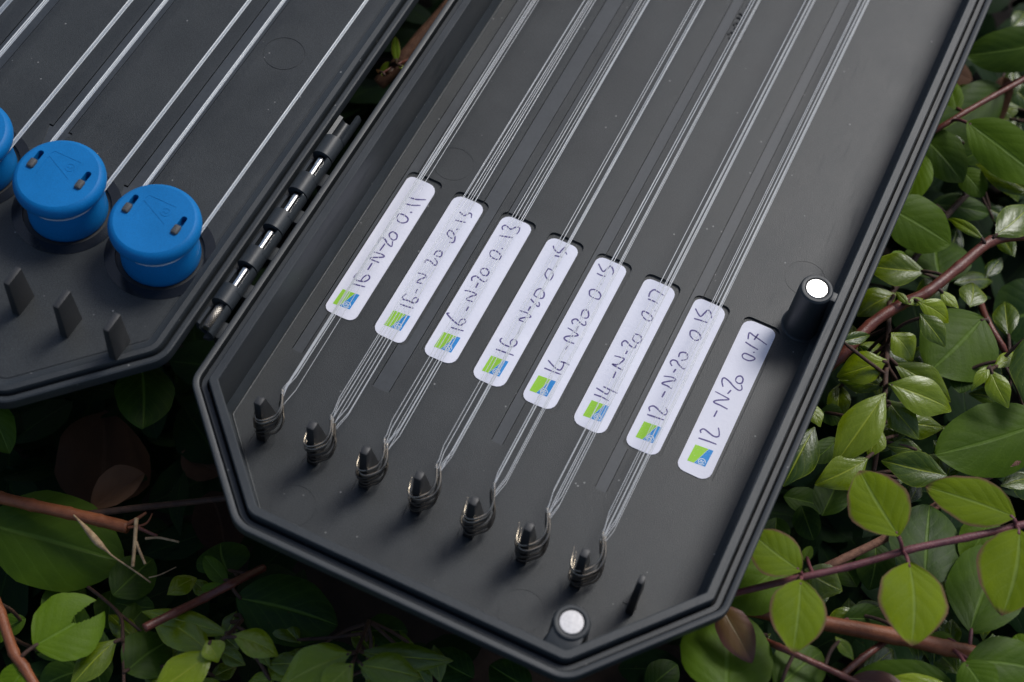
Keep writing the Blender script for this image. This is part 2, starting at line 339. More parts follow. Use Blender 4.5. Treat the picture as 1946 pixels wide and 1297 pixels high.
# ---- measured tables (centimetres)
INK = {
 0: [[(-0.312, 4.738), (-0.167, 4.766), (0.006, 4.801)], [(-0.322, 5.114), (-0.358, 4.942), (-0.305, 4.875), (-0.157, 4.897), (-0.057, 4.95), (-0.017, 5.066), (-0.074, 5.131), (-0.141, 5.076), (-0.168, 4.948), (-0.157, 4.897)], [(-0.166, 5.485), (-0.166, 5.255)], [(-0.02, 5.574), (-0.298, 5.581), (-0.007, 5.763), (-0.085, 5.819), (-0.329, 5.774)], [(-0.154, 6.133), (-0.171, 5.889)], [(-0.305, 6.052), (-0.333, 6.135), (-0.298, 6.252), (-0.21, 6.24), (-0.103, 6.16), (0.025, 6.131), (-0.026, 6.279)], [(-0.141, 6.356), (-0.194, 6.426), (-0.15, 6.528), (-0.021, 6.499), (0.023, 6.384), (-0.037, 6.313), (-0.141, 6.356)], [(-0.24, 6.918), (-0.266, 7.063), (-0.156, 7.103), (-0.01, 7.061), (0.018, 6.956), (-0.068, 6.87), (-0.181, 6.869), (-0.24, 6.918)], [(-0.048, 7.241), (0.004, 7.269)], [(-0.262, 7.42), (-0.094, 7.458), (0.086, 7.555)], [(-0.27, 7.639), (-0.086, 7.665), (0.133, 7.771)]],
 1: [[(0.972, 4.766), (1.122, 4.779), (1.303, 4.809)], [(0.965, 5.095), (0.935, 4.97), (0.984, 4.919), (1.103, 4.943), (1.221, 4.936), (1.298, 5.008), (1.28, 5.095), (1.205, 5.094), (1.172, 4.999), (1.208, 4.929)], [(1.146, 5.336), (1.163, 5.208)], [(1.178, 5.53), (1.025, 5.508), (1.089, 5.64), (1.169, 5.742), (1.098, 5.783), (0.935, 5.748)], [(0.952, 6.083), (0.946, 6.18), (1.053, 6.197), (1.179, 6.144), (1.236, 6.175), (1.204, 6.258), (1.104, 6.325)], [(1.051, 6.397), (1.055, 6.52), (1.16, 6.576), (1.213, 6.503), (1.206, 6.419), (1.098, 6.402)], [(1.21, 6.906), (1.303, 6.956), (1.27, 7.101), (1.131, 7.231), (1.044, 7.205), (1.053, 7.107), (1.159, 7.042), (1.254, 7.052)], [(1.195, 7.319), (1.252, 7.378)], [(1.048, 7.566), (1.171, 7.59), (1.305, 7.625)], [(1.03, 7.839), (1.172, 7.79), (1.217, 7.835), (1.26, 7.92), (1.324, 7.913), (1.364, 7.81)]],
 2: [[(2.33, 4.754), (2.496, 4.777), (2.644, 4.805)], [(2.13, 5.088), (2.074, 5.058), (2.176, 4.997), (2.319, 4.939), (2.466, 4.902), (2.53, 4.936), (2.57, 5.052), (2.51, 5.109), (2.445, 5.044), (2.444, 4.947)], [(2.446, 5.468), (2.447, 5.333)], [(2.475, 5.639), (2.32, 5.623), (2.35, 5.728), (2.466, 5.857), (2.341, 5.88), (2.16, 5.835)], [(2.356, 6.183), (2.365, 6.03)], [(2.197, 6.158), (2.156, 6.254), (2.232, 6.334), (2.369, 6.289), (2.487, 6.284), (2.505, 6.381)], [(2.256, 6.506), (2.257, 6.586), (2.362, 6.642), (2.455, 6.572), (2.446, 6.468), (2.347, 6.435), (2.256, 6.506)], [(2.241, 7.06), (2.234, 7.177), (2.347, 7.218), (2.494, 7.154), (2.514, 7.044), (2.422, 6.995), (2.299, 7.01), (2.241, 7.06)], [(2.438, 7.339), (2.446, 7.371)], [(2.214, 7.667), (2.375, 7.713), (2.522, 7.767)], [(2.211, 7.859), (2.161, 7.936), (2.214, 8.014), (2.35, 7.975), (2.398, 7.98), (2.454, 8.072), (2.542, 8.119), (2.581, 8.016), (2.567, 7.906)]],
 3: [[(3.544, 4.715), (3.766, 4.735), (3.988, 4.755)], [(3.539, 5.056), (3.524, 4.977), (3.609, 4.924), (3.745, 4.918), (3.848, 4.945), (3.91, 5.044), (3.891, 5.132), (3.798, 5.153), (3.759, 5.062), (3.803, 4.968)], [(3.805, 5.558), (3.82, 5.329)], [(3.849, 5.712), (3.669, 5.704), (3.754, 5.808), (3.893, 5.902), (3.781, 5.963), (3.572, 5.944)], [(3.765, 6.175), (3.764, 6.034)], [(3.674, 6.368), (3.787, 6.307), (3.913, 6.253), (3.938, 6.306), (3.887, 6.38)], [(3.696, 6.501), (3.703, 6.667), (3.785, 6.743), (3.905, 6.652), (3.923, 6.52), (3.807, 6.479), (3.696, 6.501)], [(3.687, 7.356), (3.791, 7.35), (3.864, 7.244), (3.871, 7.104), (3.803, 7.068), (3.695, 7.154), (3.676, 7.268), (3.687, 7.356)], [(3.811, 7.506), (3.863, 7.512)], [(3.648, 7.772), (3.756, 7.797), (3.857, 7.821)], [(3.514, 8.025), (3.592, 7.931), (3.726, 7.898), (3.756, 8.019), (3.799, 8.126), (3.84, 8.022), (3.916, 7.945)]],
 4: [[(4.774, 4.784), (4.99, 4.791), (5.2, 4.81)], [(4.767, 5.018), (4.921, 4.94), (5.06, 4.895), (5.135, 4.914), (5.146, 5.039), (5.116, 5.142)], [(5.01, 5.114), (5.15, 5.14), (5.265, 5.133)], [(5.027, 5.596), (5.017, 5.47)], [(5.124, 5.72), (4.945, 5.702), (4.85, 5.745), (4.902, 5.833), (5.115, 5.966), (4.953, 6.023), (4.805, 6.047)], [(5.02, 6.213), (5.029, 6.043)], [(4.873, 6.197), (4.814, 6.276), (4.883, 6.366), (4.986, 6.327), (5.107, 6.288), (5.154, 6.334), (5.112, 6.413)], [(4.968, 6.481), (4.928, 6.646), (5.018, 6.715), (5.104, 6.615), (5.108, 6.514), (5.008, 6.469)], [(4.895, 7.128), (4.847, 7.25), (4.916, 7.329), (5.058, 7.32), (5.146, 7.241), (5.141, 7.134), (5.014, 7.108), (4.895, 7.128)], [(5.014, 7.537), (5.026, 7.565)], [(4.796, 7.794), (4.92, 7.788), (5.031, 7.813)], [(4.72, 8.067), (4.9, 7.914), (4.961, 8.011), (4.994, 8.135), (5.073, 8.113), (5.139, 8.02), (5.154, 7.93)]],
 5: [[(6.106, 4.686), (6.288, 4.704), (6.479, 4.687)], [(6.082, 4.869), (6.225, 4.846), (6.351, 4.826), (6.396, 4.877), (6.395, 4.954)], [(6.217, 4.979), (6.422, 4.969), (6.58, 4.966)], [(6.314, 5.483), (6.33, 5.293)], [(6.45, 5.594), (6.304, 5.605), (6.158, 5.631), (6.277, 5.682), (6.358, 5.884), (6.254, 5.89), (6.113, 5.864)], [(6.335, 6.133), (6.329, 6.029)], [(6.174, 6.19), (6.13, 6.268), (6.168, 6.361), (6.242, 6.347), (6.333, 6.294), (6.455, 6.285), (6.449, 6.395)], [(6.315, 6.65), (6.448, 6.659), (6.51, 6.569), (6.484, 6.454), (6.404, 6.444), (6.317, 6.488), (6.302, 6.602)], [(6.239, 7.227), (6.231, 7.326), (6.347, 7.334), (6.491, 7.277), (6.513, 7.185), (6.433, 7.131), (6.317, 7.164), (6.239, 7.227)], [(6.482, 7.459), (6.503, 7.491)], [(6.196, 7.704), (6.325, 7.71), (6.461, 7.698)], [(6.191, 7.765), (6.174, 7.903), (6.23, 8.017), (6.336, 8.01), (6.518, 7.972)]],
 6: [[(7.422, 4.777), (7.634, 4.801), (7.828, 4.823)], [(7.446, 4.881), (7.391, 4.972), (7.461, 5.048), (7.552, 5.036), (7.656, 4.991), (7.79, 4.954), (7.823, 5.038), (7.74, 5.154)], [(7.561, 5.542), (7.553, 5.357)], [(7.671, 5.673), (7.548, 5.697), (7.407, 5.704), (7.541, 5.836), (7.67, 5.924), (7.573, 5.967), (7.369, 5.901)], [(7.557, 6.212), (7.535, 6.098)], [(7.44, 6.245), (7.368, 6.318), (7.391, 6.405), (7.487, 6.423), (7.565, 6.36), (7.711, 6.301), (7.753, 6.348)], [(7.488, 6.547), (7.474, 6.664), (7.553, 6.727), (7.645, 6.713), (7.68, 6.586), (7.58, 6.492)], [(7.505, 7.225), (7.469, 7.354), (7.57, 7.407), (7.713, 7.356), (7.756, 7.252), (7.655, 7.157), (7.505, 7.225)], [(7.409, 7.717), (7.591, 7.745), (7.759, 7.762)], [(7.331, 7.994), (7.515, 7.846), (7.573, 7.963), (7.624, 8.097), (7.724, 8.043), (7.782, 7.924)]],
 7: [[(8.725, 4.763), (8.95, 4.79), (9.163, 4.804)], [(8.732, 4.912), (8.692, 4.969), (8.749, 5.038), (8.879, 5.008), (9.03, 4.969), (9.127, 5.019), (9.102, 5.124), (9.037, 5.228)], [(8.847, 5.636), (8.84, 5.442)], [(9.05, 5.783), (8.867, 5.799), (8.694, 5.805), (8.745, 5.891), (8.978, 6.034), (8.881, 6.063), (8.616, 6.086)], [(8.937, 6.295), (8.9, 6.162)], [(8.733, 6.29), (8.65, 6.429), (8.663, 6.526), (8.792, 6.504), (8.987, 6.402), (9.115, 6.38), (9.156, 6.45), (9.102, 6.544)], [(8.927, 6.615), (8.937, 6.702), (9.002, 6.757), (9.077, 6.714), (9.096, 6.602), (9.032, 6.548), (8.955, 6.569), (8.927, 6.615)], [(8.823, 7.303), (8.86, 7.385), (8.995, 7.394), (9.122, 7.378), (9.114, 7.311), (9.02, 7.241), (8.881, 7.242), (8.823, 7.303)], [(9.035, 7.523), (9.063, 7.505)], [(8.759, 7.688), (8.93, 7.652), (9.111, 7.63)], [(8.79, 7.789), (8.753, 7.972), (8.886, 7.945), (9.038, 7.911), (9.251, 7.855)], [(8.927, 7.84), (8.958, 8.047)]],
}
LOGO = [(-0.0, 4.085), (1.346, 4.124), (2.669, 4.148), (3.955, 4.093), (5.172, 4.13), (6.554, 4.107), (7.867, 4.164), (9.161, 4.162)]
EMBOSS = [[(5.115, 17.769), (5.17, 17.71), (5.191, 17.601), (5.139, 17.512)], [(5.118, 16.876), (5.172, 16.818), (5.188, 16.723), (5.15, 16.629)], [(5.127, 16.47), (5.189, 16.475), (5.209, 16.369), (5.137, 16.227)], [(5.172, 18.042), (5.179, 17.94), (5.126, 17.881)], [(4.839, 16.442), (4.858, 16.556), (4.956, 16.551)], [(4.918, 16.325), (4.934, 16.392)], [(4.847, 16.829), (4.862, 16.927), (4.942, 16.941)], [(4.921, 16.723), (4.928, 16.786)], [(4.844, 17.11), (4.856, 17.161), (4.951, 17.11)], [(4.844, 17.274), (4.861, 17.313), (4.943, 17.269)], [(4.92, 17.631), (4.956, 17.651)]]
LEAVES = {
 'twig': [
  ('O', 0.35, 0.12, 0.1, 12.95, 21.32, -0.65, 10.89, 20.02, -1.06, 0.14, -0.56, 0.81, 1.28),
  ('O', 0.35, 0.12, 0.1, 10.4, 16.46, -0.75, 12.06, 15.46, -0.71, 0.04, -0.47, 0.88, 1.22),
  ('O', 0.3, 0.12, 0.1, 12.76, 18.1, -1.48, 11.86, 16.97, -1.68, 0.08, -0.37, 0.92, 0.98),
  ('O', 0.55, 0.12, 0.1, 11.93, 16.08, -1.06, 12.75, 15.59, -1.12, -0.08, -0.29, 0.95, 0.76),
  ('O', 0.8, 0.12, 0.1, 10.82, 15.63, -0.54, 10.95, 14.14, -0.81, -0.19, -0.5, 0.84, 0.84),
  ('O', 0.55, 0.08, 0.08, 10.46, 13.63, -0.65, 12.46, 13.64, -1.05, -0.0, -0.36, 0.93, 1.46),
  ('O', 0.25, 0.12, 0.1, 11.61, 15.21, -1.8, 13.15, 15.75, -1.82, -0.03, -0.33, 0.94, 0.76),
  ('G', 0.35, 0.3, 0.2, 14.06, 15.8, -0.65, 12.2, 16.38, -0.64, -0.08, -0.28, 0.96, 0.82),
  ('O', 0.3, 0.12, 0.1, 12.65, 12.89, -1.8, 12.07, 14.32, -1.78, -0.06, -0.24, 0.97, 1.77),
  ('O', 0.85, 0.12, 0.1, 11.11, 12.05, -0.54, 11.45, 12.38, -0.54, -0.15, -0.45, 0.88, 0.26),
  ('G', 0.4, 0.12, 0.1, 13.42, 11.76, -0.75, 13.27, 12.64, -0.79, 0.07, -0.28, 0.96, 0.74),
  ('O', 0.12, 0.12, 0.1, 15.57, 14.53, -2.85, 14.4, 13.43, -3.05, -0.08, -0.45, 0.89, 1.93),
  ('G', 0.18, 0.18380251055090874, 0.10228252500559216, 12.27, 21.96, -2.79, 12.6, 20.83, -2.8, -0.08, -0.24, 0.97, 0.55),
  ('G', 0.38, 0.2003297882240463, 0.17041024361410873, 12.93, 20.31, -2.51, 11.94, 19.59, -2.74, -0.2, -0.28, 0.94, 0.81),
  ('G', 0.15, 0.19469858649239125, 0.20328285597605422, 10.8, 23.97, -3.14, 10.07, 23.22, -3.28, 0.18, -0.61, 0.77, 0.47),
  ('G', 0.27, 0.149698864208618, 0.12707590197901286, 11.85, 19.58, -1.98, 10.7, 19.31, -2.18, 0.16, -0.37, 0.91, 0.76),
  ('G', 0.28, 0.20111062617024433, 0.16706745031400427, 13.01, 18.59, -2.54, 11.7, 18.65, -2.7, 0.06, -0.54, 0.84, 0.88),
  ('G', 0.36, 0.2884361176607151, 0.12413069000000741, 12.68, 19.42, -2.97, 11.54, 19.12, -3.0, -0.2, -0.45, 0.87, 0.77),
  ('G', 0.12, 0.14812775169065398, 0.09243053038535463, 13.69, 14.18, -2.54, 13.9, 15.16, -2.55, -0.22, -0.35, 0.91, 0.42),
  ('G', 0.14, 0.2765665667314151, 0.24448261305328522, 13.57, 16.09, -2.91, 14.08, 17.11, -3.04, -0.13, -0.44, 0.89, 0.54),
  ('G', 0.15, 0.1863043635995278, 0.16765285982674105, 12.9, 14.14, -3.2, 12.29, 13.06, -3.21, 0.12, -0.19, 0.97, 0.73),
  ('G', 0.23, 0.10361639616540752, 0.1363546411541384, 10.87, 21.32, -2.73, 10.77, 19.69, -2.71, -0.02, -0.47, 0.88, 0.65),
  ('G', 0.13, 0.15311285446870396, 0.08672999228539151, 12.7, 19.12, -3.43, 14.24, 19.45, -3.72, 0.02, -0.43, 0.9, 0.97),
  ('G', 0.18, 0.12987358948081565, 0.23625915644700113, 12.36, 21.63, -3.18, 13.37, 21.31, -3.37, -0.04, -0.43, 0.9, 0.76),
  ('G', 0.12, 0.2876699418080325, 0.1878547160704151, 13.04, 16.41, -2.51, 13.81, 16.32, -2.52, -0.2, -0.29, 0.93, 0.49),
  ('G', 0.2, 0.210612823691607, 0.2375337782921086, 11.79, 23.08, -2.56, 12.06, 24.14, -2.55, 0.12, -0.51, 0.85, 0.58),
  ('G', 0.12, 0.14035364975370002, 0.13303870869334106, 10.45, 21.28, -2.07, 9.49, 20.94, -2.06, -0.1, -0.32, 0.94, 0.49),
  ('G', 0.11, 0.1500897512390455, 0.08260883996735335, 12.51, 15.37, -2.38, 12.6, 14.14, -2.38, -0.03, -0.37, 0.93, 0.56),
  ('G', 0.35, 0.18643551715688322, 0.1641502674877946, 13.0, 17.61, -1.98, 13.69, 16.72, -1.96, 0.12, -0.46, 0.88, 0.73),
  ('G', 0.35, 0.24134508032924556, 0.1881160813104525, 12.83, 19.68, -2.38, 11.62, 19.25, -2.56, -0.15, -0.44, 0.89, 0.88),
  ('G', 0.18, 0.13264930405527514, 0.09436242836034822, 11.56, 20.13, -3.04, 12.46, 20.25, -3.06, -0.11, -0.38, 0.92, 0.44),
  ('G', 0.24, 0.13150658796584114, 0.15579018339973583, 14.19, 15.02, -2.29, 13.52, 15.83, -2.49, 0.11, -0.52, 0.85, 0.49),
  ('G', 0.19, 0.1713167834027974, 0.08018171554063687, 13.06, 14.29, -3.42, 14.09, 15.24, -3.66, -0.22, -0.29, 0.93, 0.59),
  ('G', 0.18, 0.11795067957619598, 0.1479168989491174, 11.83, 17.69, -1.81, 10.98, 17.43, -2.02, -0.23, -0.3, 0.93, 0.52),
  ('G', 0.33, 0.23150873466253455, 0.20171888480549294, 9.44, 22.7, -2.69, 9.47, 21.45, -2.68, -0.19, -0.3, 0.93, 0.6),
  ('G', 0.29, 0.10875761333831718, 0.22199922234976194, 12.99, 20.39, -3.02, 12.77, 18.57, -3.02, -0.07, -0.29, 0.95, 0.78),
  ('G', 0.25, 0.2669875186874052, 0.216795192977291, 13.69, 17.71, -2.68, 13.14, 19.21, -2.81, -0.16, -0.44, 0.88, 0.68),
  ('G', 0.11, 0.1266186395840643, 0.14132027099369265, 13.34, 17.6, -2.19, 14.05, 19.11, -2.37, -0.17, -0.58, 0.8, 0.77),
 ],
 'top': [
  ('O', 0.65, 0.1, 0.12, 11.55, 16.56, 0.2, 14.02, 15.9, -0.03, 0.09, -0.49, 0.87, 1.38),
  ('O', 0.3, 0.12, 0.1, 12.16, 20.1, -1.8, 10.94, 17.68, -1.91, 0.09, -0.42, 0.9, 1.5),
  ('O', 0.6, 0.12, 0.1, 11.24, 17.36, -0.44, 10.71, 18.41, -0.46, -0.13, -0.33, 0.94, 0.52),
 ],
 'red': [
  ('G', 0.55, 0.35, 0.2, 13.07, 13.06, 0.3, 11.95, 13.55, 0.11, 0.02, -0.44, 0.9, 0.31),
  ('G', 0.35, 0.12, 0.1, 13.25, 13.3, 0.3, 13.86, 14.81, 0.31, 0.08, -0.29, 0.95, 0.89),
  ('G', 0.4, 0.15, 0.25, 12.06, 11.86, -0.23, 10.61, 11.38, -0.23, -0.09, -0.25, 0.96, 0.9),
  ('G', 0.95, 0.3, 0.15, 12.11, 10.44, 0.41, 13.09, 10.46, 0.19, 0.05, -0.4, 0.91, 0.6),
  ('G', 0.85, 0.12, 0.1, 12.51, 11.25, 0.09, 13.1, 11.0, 0.11, -0.07, -0.15, 0.99, 0.33),
  ('G', 0.6, 0.12, 0.1, 11.91, 10.33, 0.3, 12.24, 10.76, 0.23, -0.05, -0.42, 0.91, 0.23),
  ('G', 0.6, 0.12, 0.1, 11.95, 10.32, 0.3, 11.54, 10.54, 0.31, -0.16, -0.44, 0.88, 0.21),
 ],
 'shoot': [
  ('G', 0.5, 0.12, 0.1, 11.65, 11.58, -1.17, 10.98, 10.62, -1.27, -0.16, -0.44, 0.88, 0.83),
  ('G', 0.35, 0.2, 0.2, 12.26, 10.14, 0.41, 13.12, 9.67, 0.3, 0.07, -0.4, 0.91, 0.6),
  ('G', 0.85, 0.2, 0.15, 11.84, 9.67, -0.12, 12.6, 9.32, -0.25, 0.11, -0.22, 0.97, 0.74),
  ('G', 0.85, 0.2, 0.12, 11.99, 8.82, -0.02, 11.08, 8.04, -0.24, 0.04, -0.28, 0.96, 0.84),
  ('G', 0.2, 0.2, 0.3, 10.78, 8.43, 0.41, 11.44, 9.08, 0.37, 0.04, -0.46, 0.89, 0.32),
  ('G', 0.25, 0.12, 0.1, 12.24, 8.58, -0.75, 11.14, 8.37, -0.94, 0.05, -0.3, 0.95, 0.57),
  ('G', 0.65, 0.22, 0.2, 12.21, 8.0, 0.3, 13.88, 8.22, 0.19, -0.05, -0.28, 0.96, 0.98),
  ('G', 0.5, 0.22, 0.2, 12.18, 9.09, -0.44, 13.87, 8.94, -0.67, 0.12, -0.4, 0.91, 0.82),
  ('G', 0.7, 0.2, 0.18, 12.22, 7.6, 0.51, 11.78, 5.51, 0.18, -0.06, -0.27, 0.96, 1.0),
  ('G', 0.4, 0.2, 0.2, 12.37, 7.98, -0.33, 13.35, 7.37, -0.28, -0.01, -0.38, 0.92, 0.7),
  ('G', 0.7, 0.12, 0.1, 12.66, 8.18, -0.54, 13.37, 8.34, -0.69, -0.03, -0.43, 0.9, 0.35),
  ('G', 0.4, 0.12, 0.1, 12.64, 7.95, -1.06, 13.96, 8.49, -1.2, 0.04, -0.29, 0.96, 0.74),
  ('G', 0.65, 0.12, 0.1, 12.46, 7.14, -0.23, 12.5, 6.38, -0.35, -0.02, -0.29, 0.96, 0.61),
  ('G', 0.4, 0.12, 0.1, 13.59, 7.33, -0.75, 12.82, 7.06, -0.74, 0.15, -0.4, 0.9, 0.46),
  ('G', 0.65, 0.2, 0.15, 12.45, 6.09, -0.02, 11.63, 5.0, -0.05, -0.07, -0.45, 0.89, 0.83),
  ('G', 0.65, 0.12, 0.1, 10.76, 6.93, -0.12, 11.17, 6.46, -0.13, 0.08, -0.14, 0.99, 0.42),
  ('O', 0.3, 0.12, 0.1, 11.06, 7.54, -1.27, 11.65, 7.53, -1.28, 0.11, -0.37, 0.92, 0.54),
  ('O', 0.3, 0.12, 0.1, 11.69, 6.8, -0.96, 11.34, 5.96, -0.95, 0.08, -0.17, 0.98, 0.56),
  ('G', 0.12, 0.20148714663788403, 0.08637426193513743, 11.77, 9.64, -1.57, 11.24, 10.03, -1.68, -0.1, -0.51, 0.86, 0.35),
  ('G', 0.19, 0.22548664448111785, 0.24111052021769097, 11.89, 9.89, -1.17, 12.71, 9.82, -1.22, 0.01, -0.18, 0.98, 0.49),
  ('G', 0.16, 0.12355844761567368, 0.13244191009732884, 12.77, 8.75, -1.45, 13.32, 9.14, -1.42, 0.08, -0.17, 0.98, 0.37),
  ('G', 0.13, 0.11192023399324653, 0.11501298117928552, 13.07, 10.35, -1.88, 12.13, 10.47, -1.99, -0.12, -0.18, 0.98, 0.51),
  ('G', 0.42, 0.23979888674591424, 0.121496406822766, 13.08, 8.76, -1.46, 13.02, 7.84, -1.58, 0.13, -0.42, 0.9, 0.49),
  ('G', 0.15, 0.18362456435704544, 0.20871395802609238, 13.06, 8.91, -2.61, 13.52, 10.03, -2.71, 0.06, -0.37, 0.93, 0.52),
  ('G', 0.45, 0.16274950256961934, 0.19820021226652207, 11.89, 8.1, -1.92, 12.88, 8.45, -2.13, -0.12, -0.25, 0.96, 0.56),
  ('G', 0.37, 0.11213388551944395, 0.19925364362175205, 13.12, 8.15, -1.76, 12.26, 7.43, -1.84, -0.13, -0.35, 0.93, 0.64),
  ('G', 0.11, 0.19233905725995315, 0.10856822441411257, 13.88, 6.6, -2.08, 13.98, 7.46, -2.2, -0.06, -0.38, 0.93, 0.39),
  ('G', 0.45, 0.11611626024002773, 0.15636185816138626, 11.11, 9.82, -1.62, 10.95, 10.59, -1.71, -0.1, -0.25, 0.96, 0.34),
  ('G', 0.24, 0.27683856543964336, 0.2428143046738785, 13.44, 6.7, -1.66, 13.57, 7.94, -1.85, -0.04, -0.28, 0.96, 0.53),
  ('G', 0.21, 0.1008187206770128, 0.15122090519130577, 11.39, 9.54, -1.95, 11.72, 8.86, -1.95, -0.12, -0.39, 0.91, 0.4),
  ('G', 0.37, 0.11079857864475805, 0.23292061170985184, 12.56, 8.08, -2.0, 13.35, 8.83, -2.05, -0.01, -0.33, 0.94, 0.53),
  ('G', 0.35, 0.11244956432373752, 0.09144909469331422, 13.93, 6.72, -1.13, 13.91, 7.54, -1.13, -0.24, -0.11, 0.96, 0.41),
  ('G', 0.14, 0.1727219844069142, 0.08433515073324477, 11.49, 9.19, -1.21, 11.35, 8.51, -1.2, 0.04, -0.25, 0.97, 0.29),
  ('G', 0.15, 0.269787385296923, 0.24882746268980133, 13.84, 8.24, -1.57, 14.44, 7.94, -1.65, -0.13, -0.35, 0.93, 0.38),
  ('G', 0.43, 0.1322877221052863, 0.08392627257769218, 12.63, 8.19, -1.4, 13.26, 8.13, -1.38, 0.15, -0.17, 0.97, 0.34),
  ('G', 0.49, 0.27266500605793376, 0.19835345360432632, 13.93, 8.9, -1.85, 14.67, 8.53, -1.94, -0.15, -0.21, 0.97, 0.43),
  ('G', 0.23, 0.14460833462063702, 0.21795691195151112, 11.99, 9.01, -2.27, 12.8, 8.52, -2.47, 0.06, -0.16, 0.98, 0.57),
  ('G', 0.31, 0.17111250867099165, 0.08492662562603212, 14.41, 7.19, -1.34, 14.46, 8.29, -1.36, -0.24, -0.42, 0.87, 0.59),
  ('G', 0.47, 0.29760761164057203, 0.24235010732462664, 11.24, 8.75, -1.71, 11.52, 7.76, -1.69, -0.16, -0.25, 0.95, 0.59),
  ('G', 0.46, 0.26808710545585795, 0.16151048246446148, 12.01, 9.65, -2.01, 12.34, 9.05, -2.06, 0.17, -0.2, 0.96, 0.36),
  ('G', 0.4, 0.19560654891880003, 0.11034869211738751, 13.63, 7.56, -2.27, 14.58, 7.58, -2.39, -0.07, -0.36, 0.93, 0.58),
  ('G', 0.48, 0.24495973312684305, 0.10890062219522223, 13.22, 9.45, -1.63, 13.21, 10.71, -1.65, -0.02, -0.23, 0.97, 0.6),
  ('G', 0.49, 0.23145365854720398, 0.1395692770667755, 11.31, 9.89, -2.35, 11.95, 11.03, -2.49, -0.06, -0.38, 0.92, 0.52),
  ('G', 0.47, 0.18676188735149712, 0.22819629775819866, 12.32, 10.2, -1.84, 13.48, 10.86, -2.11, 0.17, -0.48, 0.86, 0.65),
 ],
 'sprig': [
  ('O', 0.5, 0.06, 0.05, 13.83, 11.7, -0.85, 13.12, 9.72, -0.97, 0.04, -0.2, 0.98, 2.09),
  ('G', 0.8, 0.3, 0.3, 14.23, 9.6, 0.3, 14.07, 8.89, 0.27, -0.01, -0.19, 0.98, 0.3),
  ('G', 0.8, 0.2, 0.15, 14.28, 9.51, 0.3, 14.97, 8.83, 0.22, -0.16, -0.36, 0.92, 0.6),
  ('G', 0.8, 0.12, 0.1, 14.4, 9.82, -0.02, 14.82, 10.73, -0.15, -0.13, -0.22, 0.97, 0.38),
  ('G', 0.25, 0.12, 0.1, 14.85, 10.91, 0.51, 15.28, 9.02, 0.42, -0.18, -0.41, 0.89, 0.86),
  ('O', 0.3, 0.12, 0.1, 13.82, 10.25, -1.27, 13.99, 9.64, -1.25, 0.03, -0.43, 0.9, 0.59),
  ('G', 0.27, 0.1006628654255696, 0.21560858385204495, 14.69, 8.17, -2.31, 13.73, 8.11, -2.43, -0.07, -0.41, 0.91, 0.55),
  ('G', 0.19, 0.1148899999948347, 0.1251448977732178, 15.36, 10.79, -2.41, 14.35, 10.6, -2.54, 0.01, -0.21, 0.98, 0.5),
  ('G', 0.27, 0.2367393125404703, 0.21038491798897885, 14.71, 12.14, -1.81, 14.25, 13.35, -1.82, -0.23, -0.26, 0.94, 0.67),
  ('G', 0.21, 0.21355233957386166, 0.0821197662652397, 15.35, 9.84, -2.42, 16.07, 9.89, -2.53, -0.25, -0.21, 0.94, 0.37),
  ('G', 0.28, 0.19293257067486286, 0.15927765623047097, 13.5, 10.95, -1.66, 12.75, 11.75, -1.84, 0.11, -0.4, 0.91, 0.59),
  ('G', 0.26, 0.26397953853997363, 0.24457840278061893, 14.66, 7.19, -1.2, 15.34, 6.47, -1.41, -0.08, -0.17, 0.98, 0.69),
  ('G', 0.15, 0.2048131425109639, 0.24196585723105152, 14.31, 11.71, -2.15, 14.94, 10.7, -2.15, 0.08, -0.43, 0.9, 0.61),
  ('G', 0.41, 0.19722813128542976, 0.08422184852541309, 14.61, 7.81, -1.56, 13.56, 7.36, -1.62, -0.03, -0.45, 0.89, 0.63),
  ('G', 0.21, 0.26804620672959734, 0.08029603492597556, 13.82, 9.65, -1.75, 13.17, 9.08, -1.81, -0.04, -0.41, 0.91, 0.39),
  ('G', 0.2, 0.17444439987089835, 0.14679289494698777, 15.98, 9.0, -2.68, 17.04, 8.79, -2.89, 0.05, -0.34, 0.94, 0.68),
  ('G', 0.14, 0.2669351989954385, 0.1285559423114642, 15.8, 9.74, -1.25, 15.47, 8.86, -1.3, 0.01, -0.41, 0.91, 0.45),
  ('G', 0.43, 0.2768533111050894, 0.21803358547003127, 15.19, 12.07, -1.8, 15.4, 11.23, -1.98, -0.07, -0.33, 0.94, 0.48),
  ('G', 0.36, 0.1901720845921547, 0.20795356157092248, 15.64, 7.6, -1.25, 16.36, 8.38, -1.34, -0.29, -0.14, 0.95, 0.53),
  ('G', 0.22, 0.15955437310895737, 0.2056355258493624, 14.7, 11.67, -1.96, 15.88, 11.88, -1.96, -0.18, -0.37, 0.91, 0.59),
 ],
 'hairy': [
  ('G', 0.25, 0.2, 0.3, 14.23, 6.47, 0.09, 12.77, 6.2, 0.08, 0.01, -0.3, 0.95, 0.86),
  ('G', 0.2, 0.15, 0.1, 11.05, 6.41, -0.23, 10.96, 4.79, -0.32, 0.06, -0.37, 0.93, 0.97),
  ('O', 0.5, 0.05, 0.05, 16.03, 9.31, -0.44, 13.92, 7.36, -0.66, -0.05, -0.35, 0.93, 1.8),
  ('G', 0.4, 0.12, 0.1, 12.08, 2.97, -0.33, 13.06, 2.94, -0.4, 0.12, -0.25, 0.96, 0.88),
 ],
 'purple': [
  ('Y', 0.65, 0.08, 0.14, 13.56, 3.81, 1.35, 12.27, 4.99, 1.3, -0.06, -0.28, 0.96, 1.37),
  ('Y', 0.6, 0.08, 0.14, 15.73, 5.43, 1.35, 13.75, 5.44, 1.07, -0.13, -0.12, 0.99, 1.18),
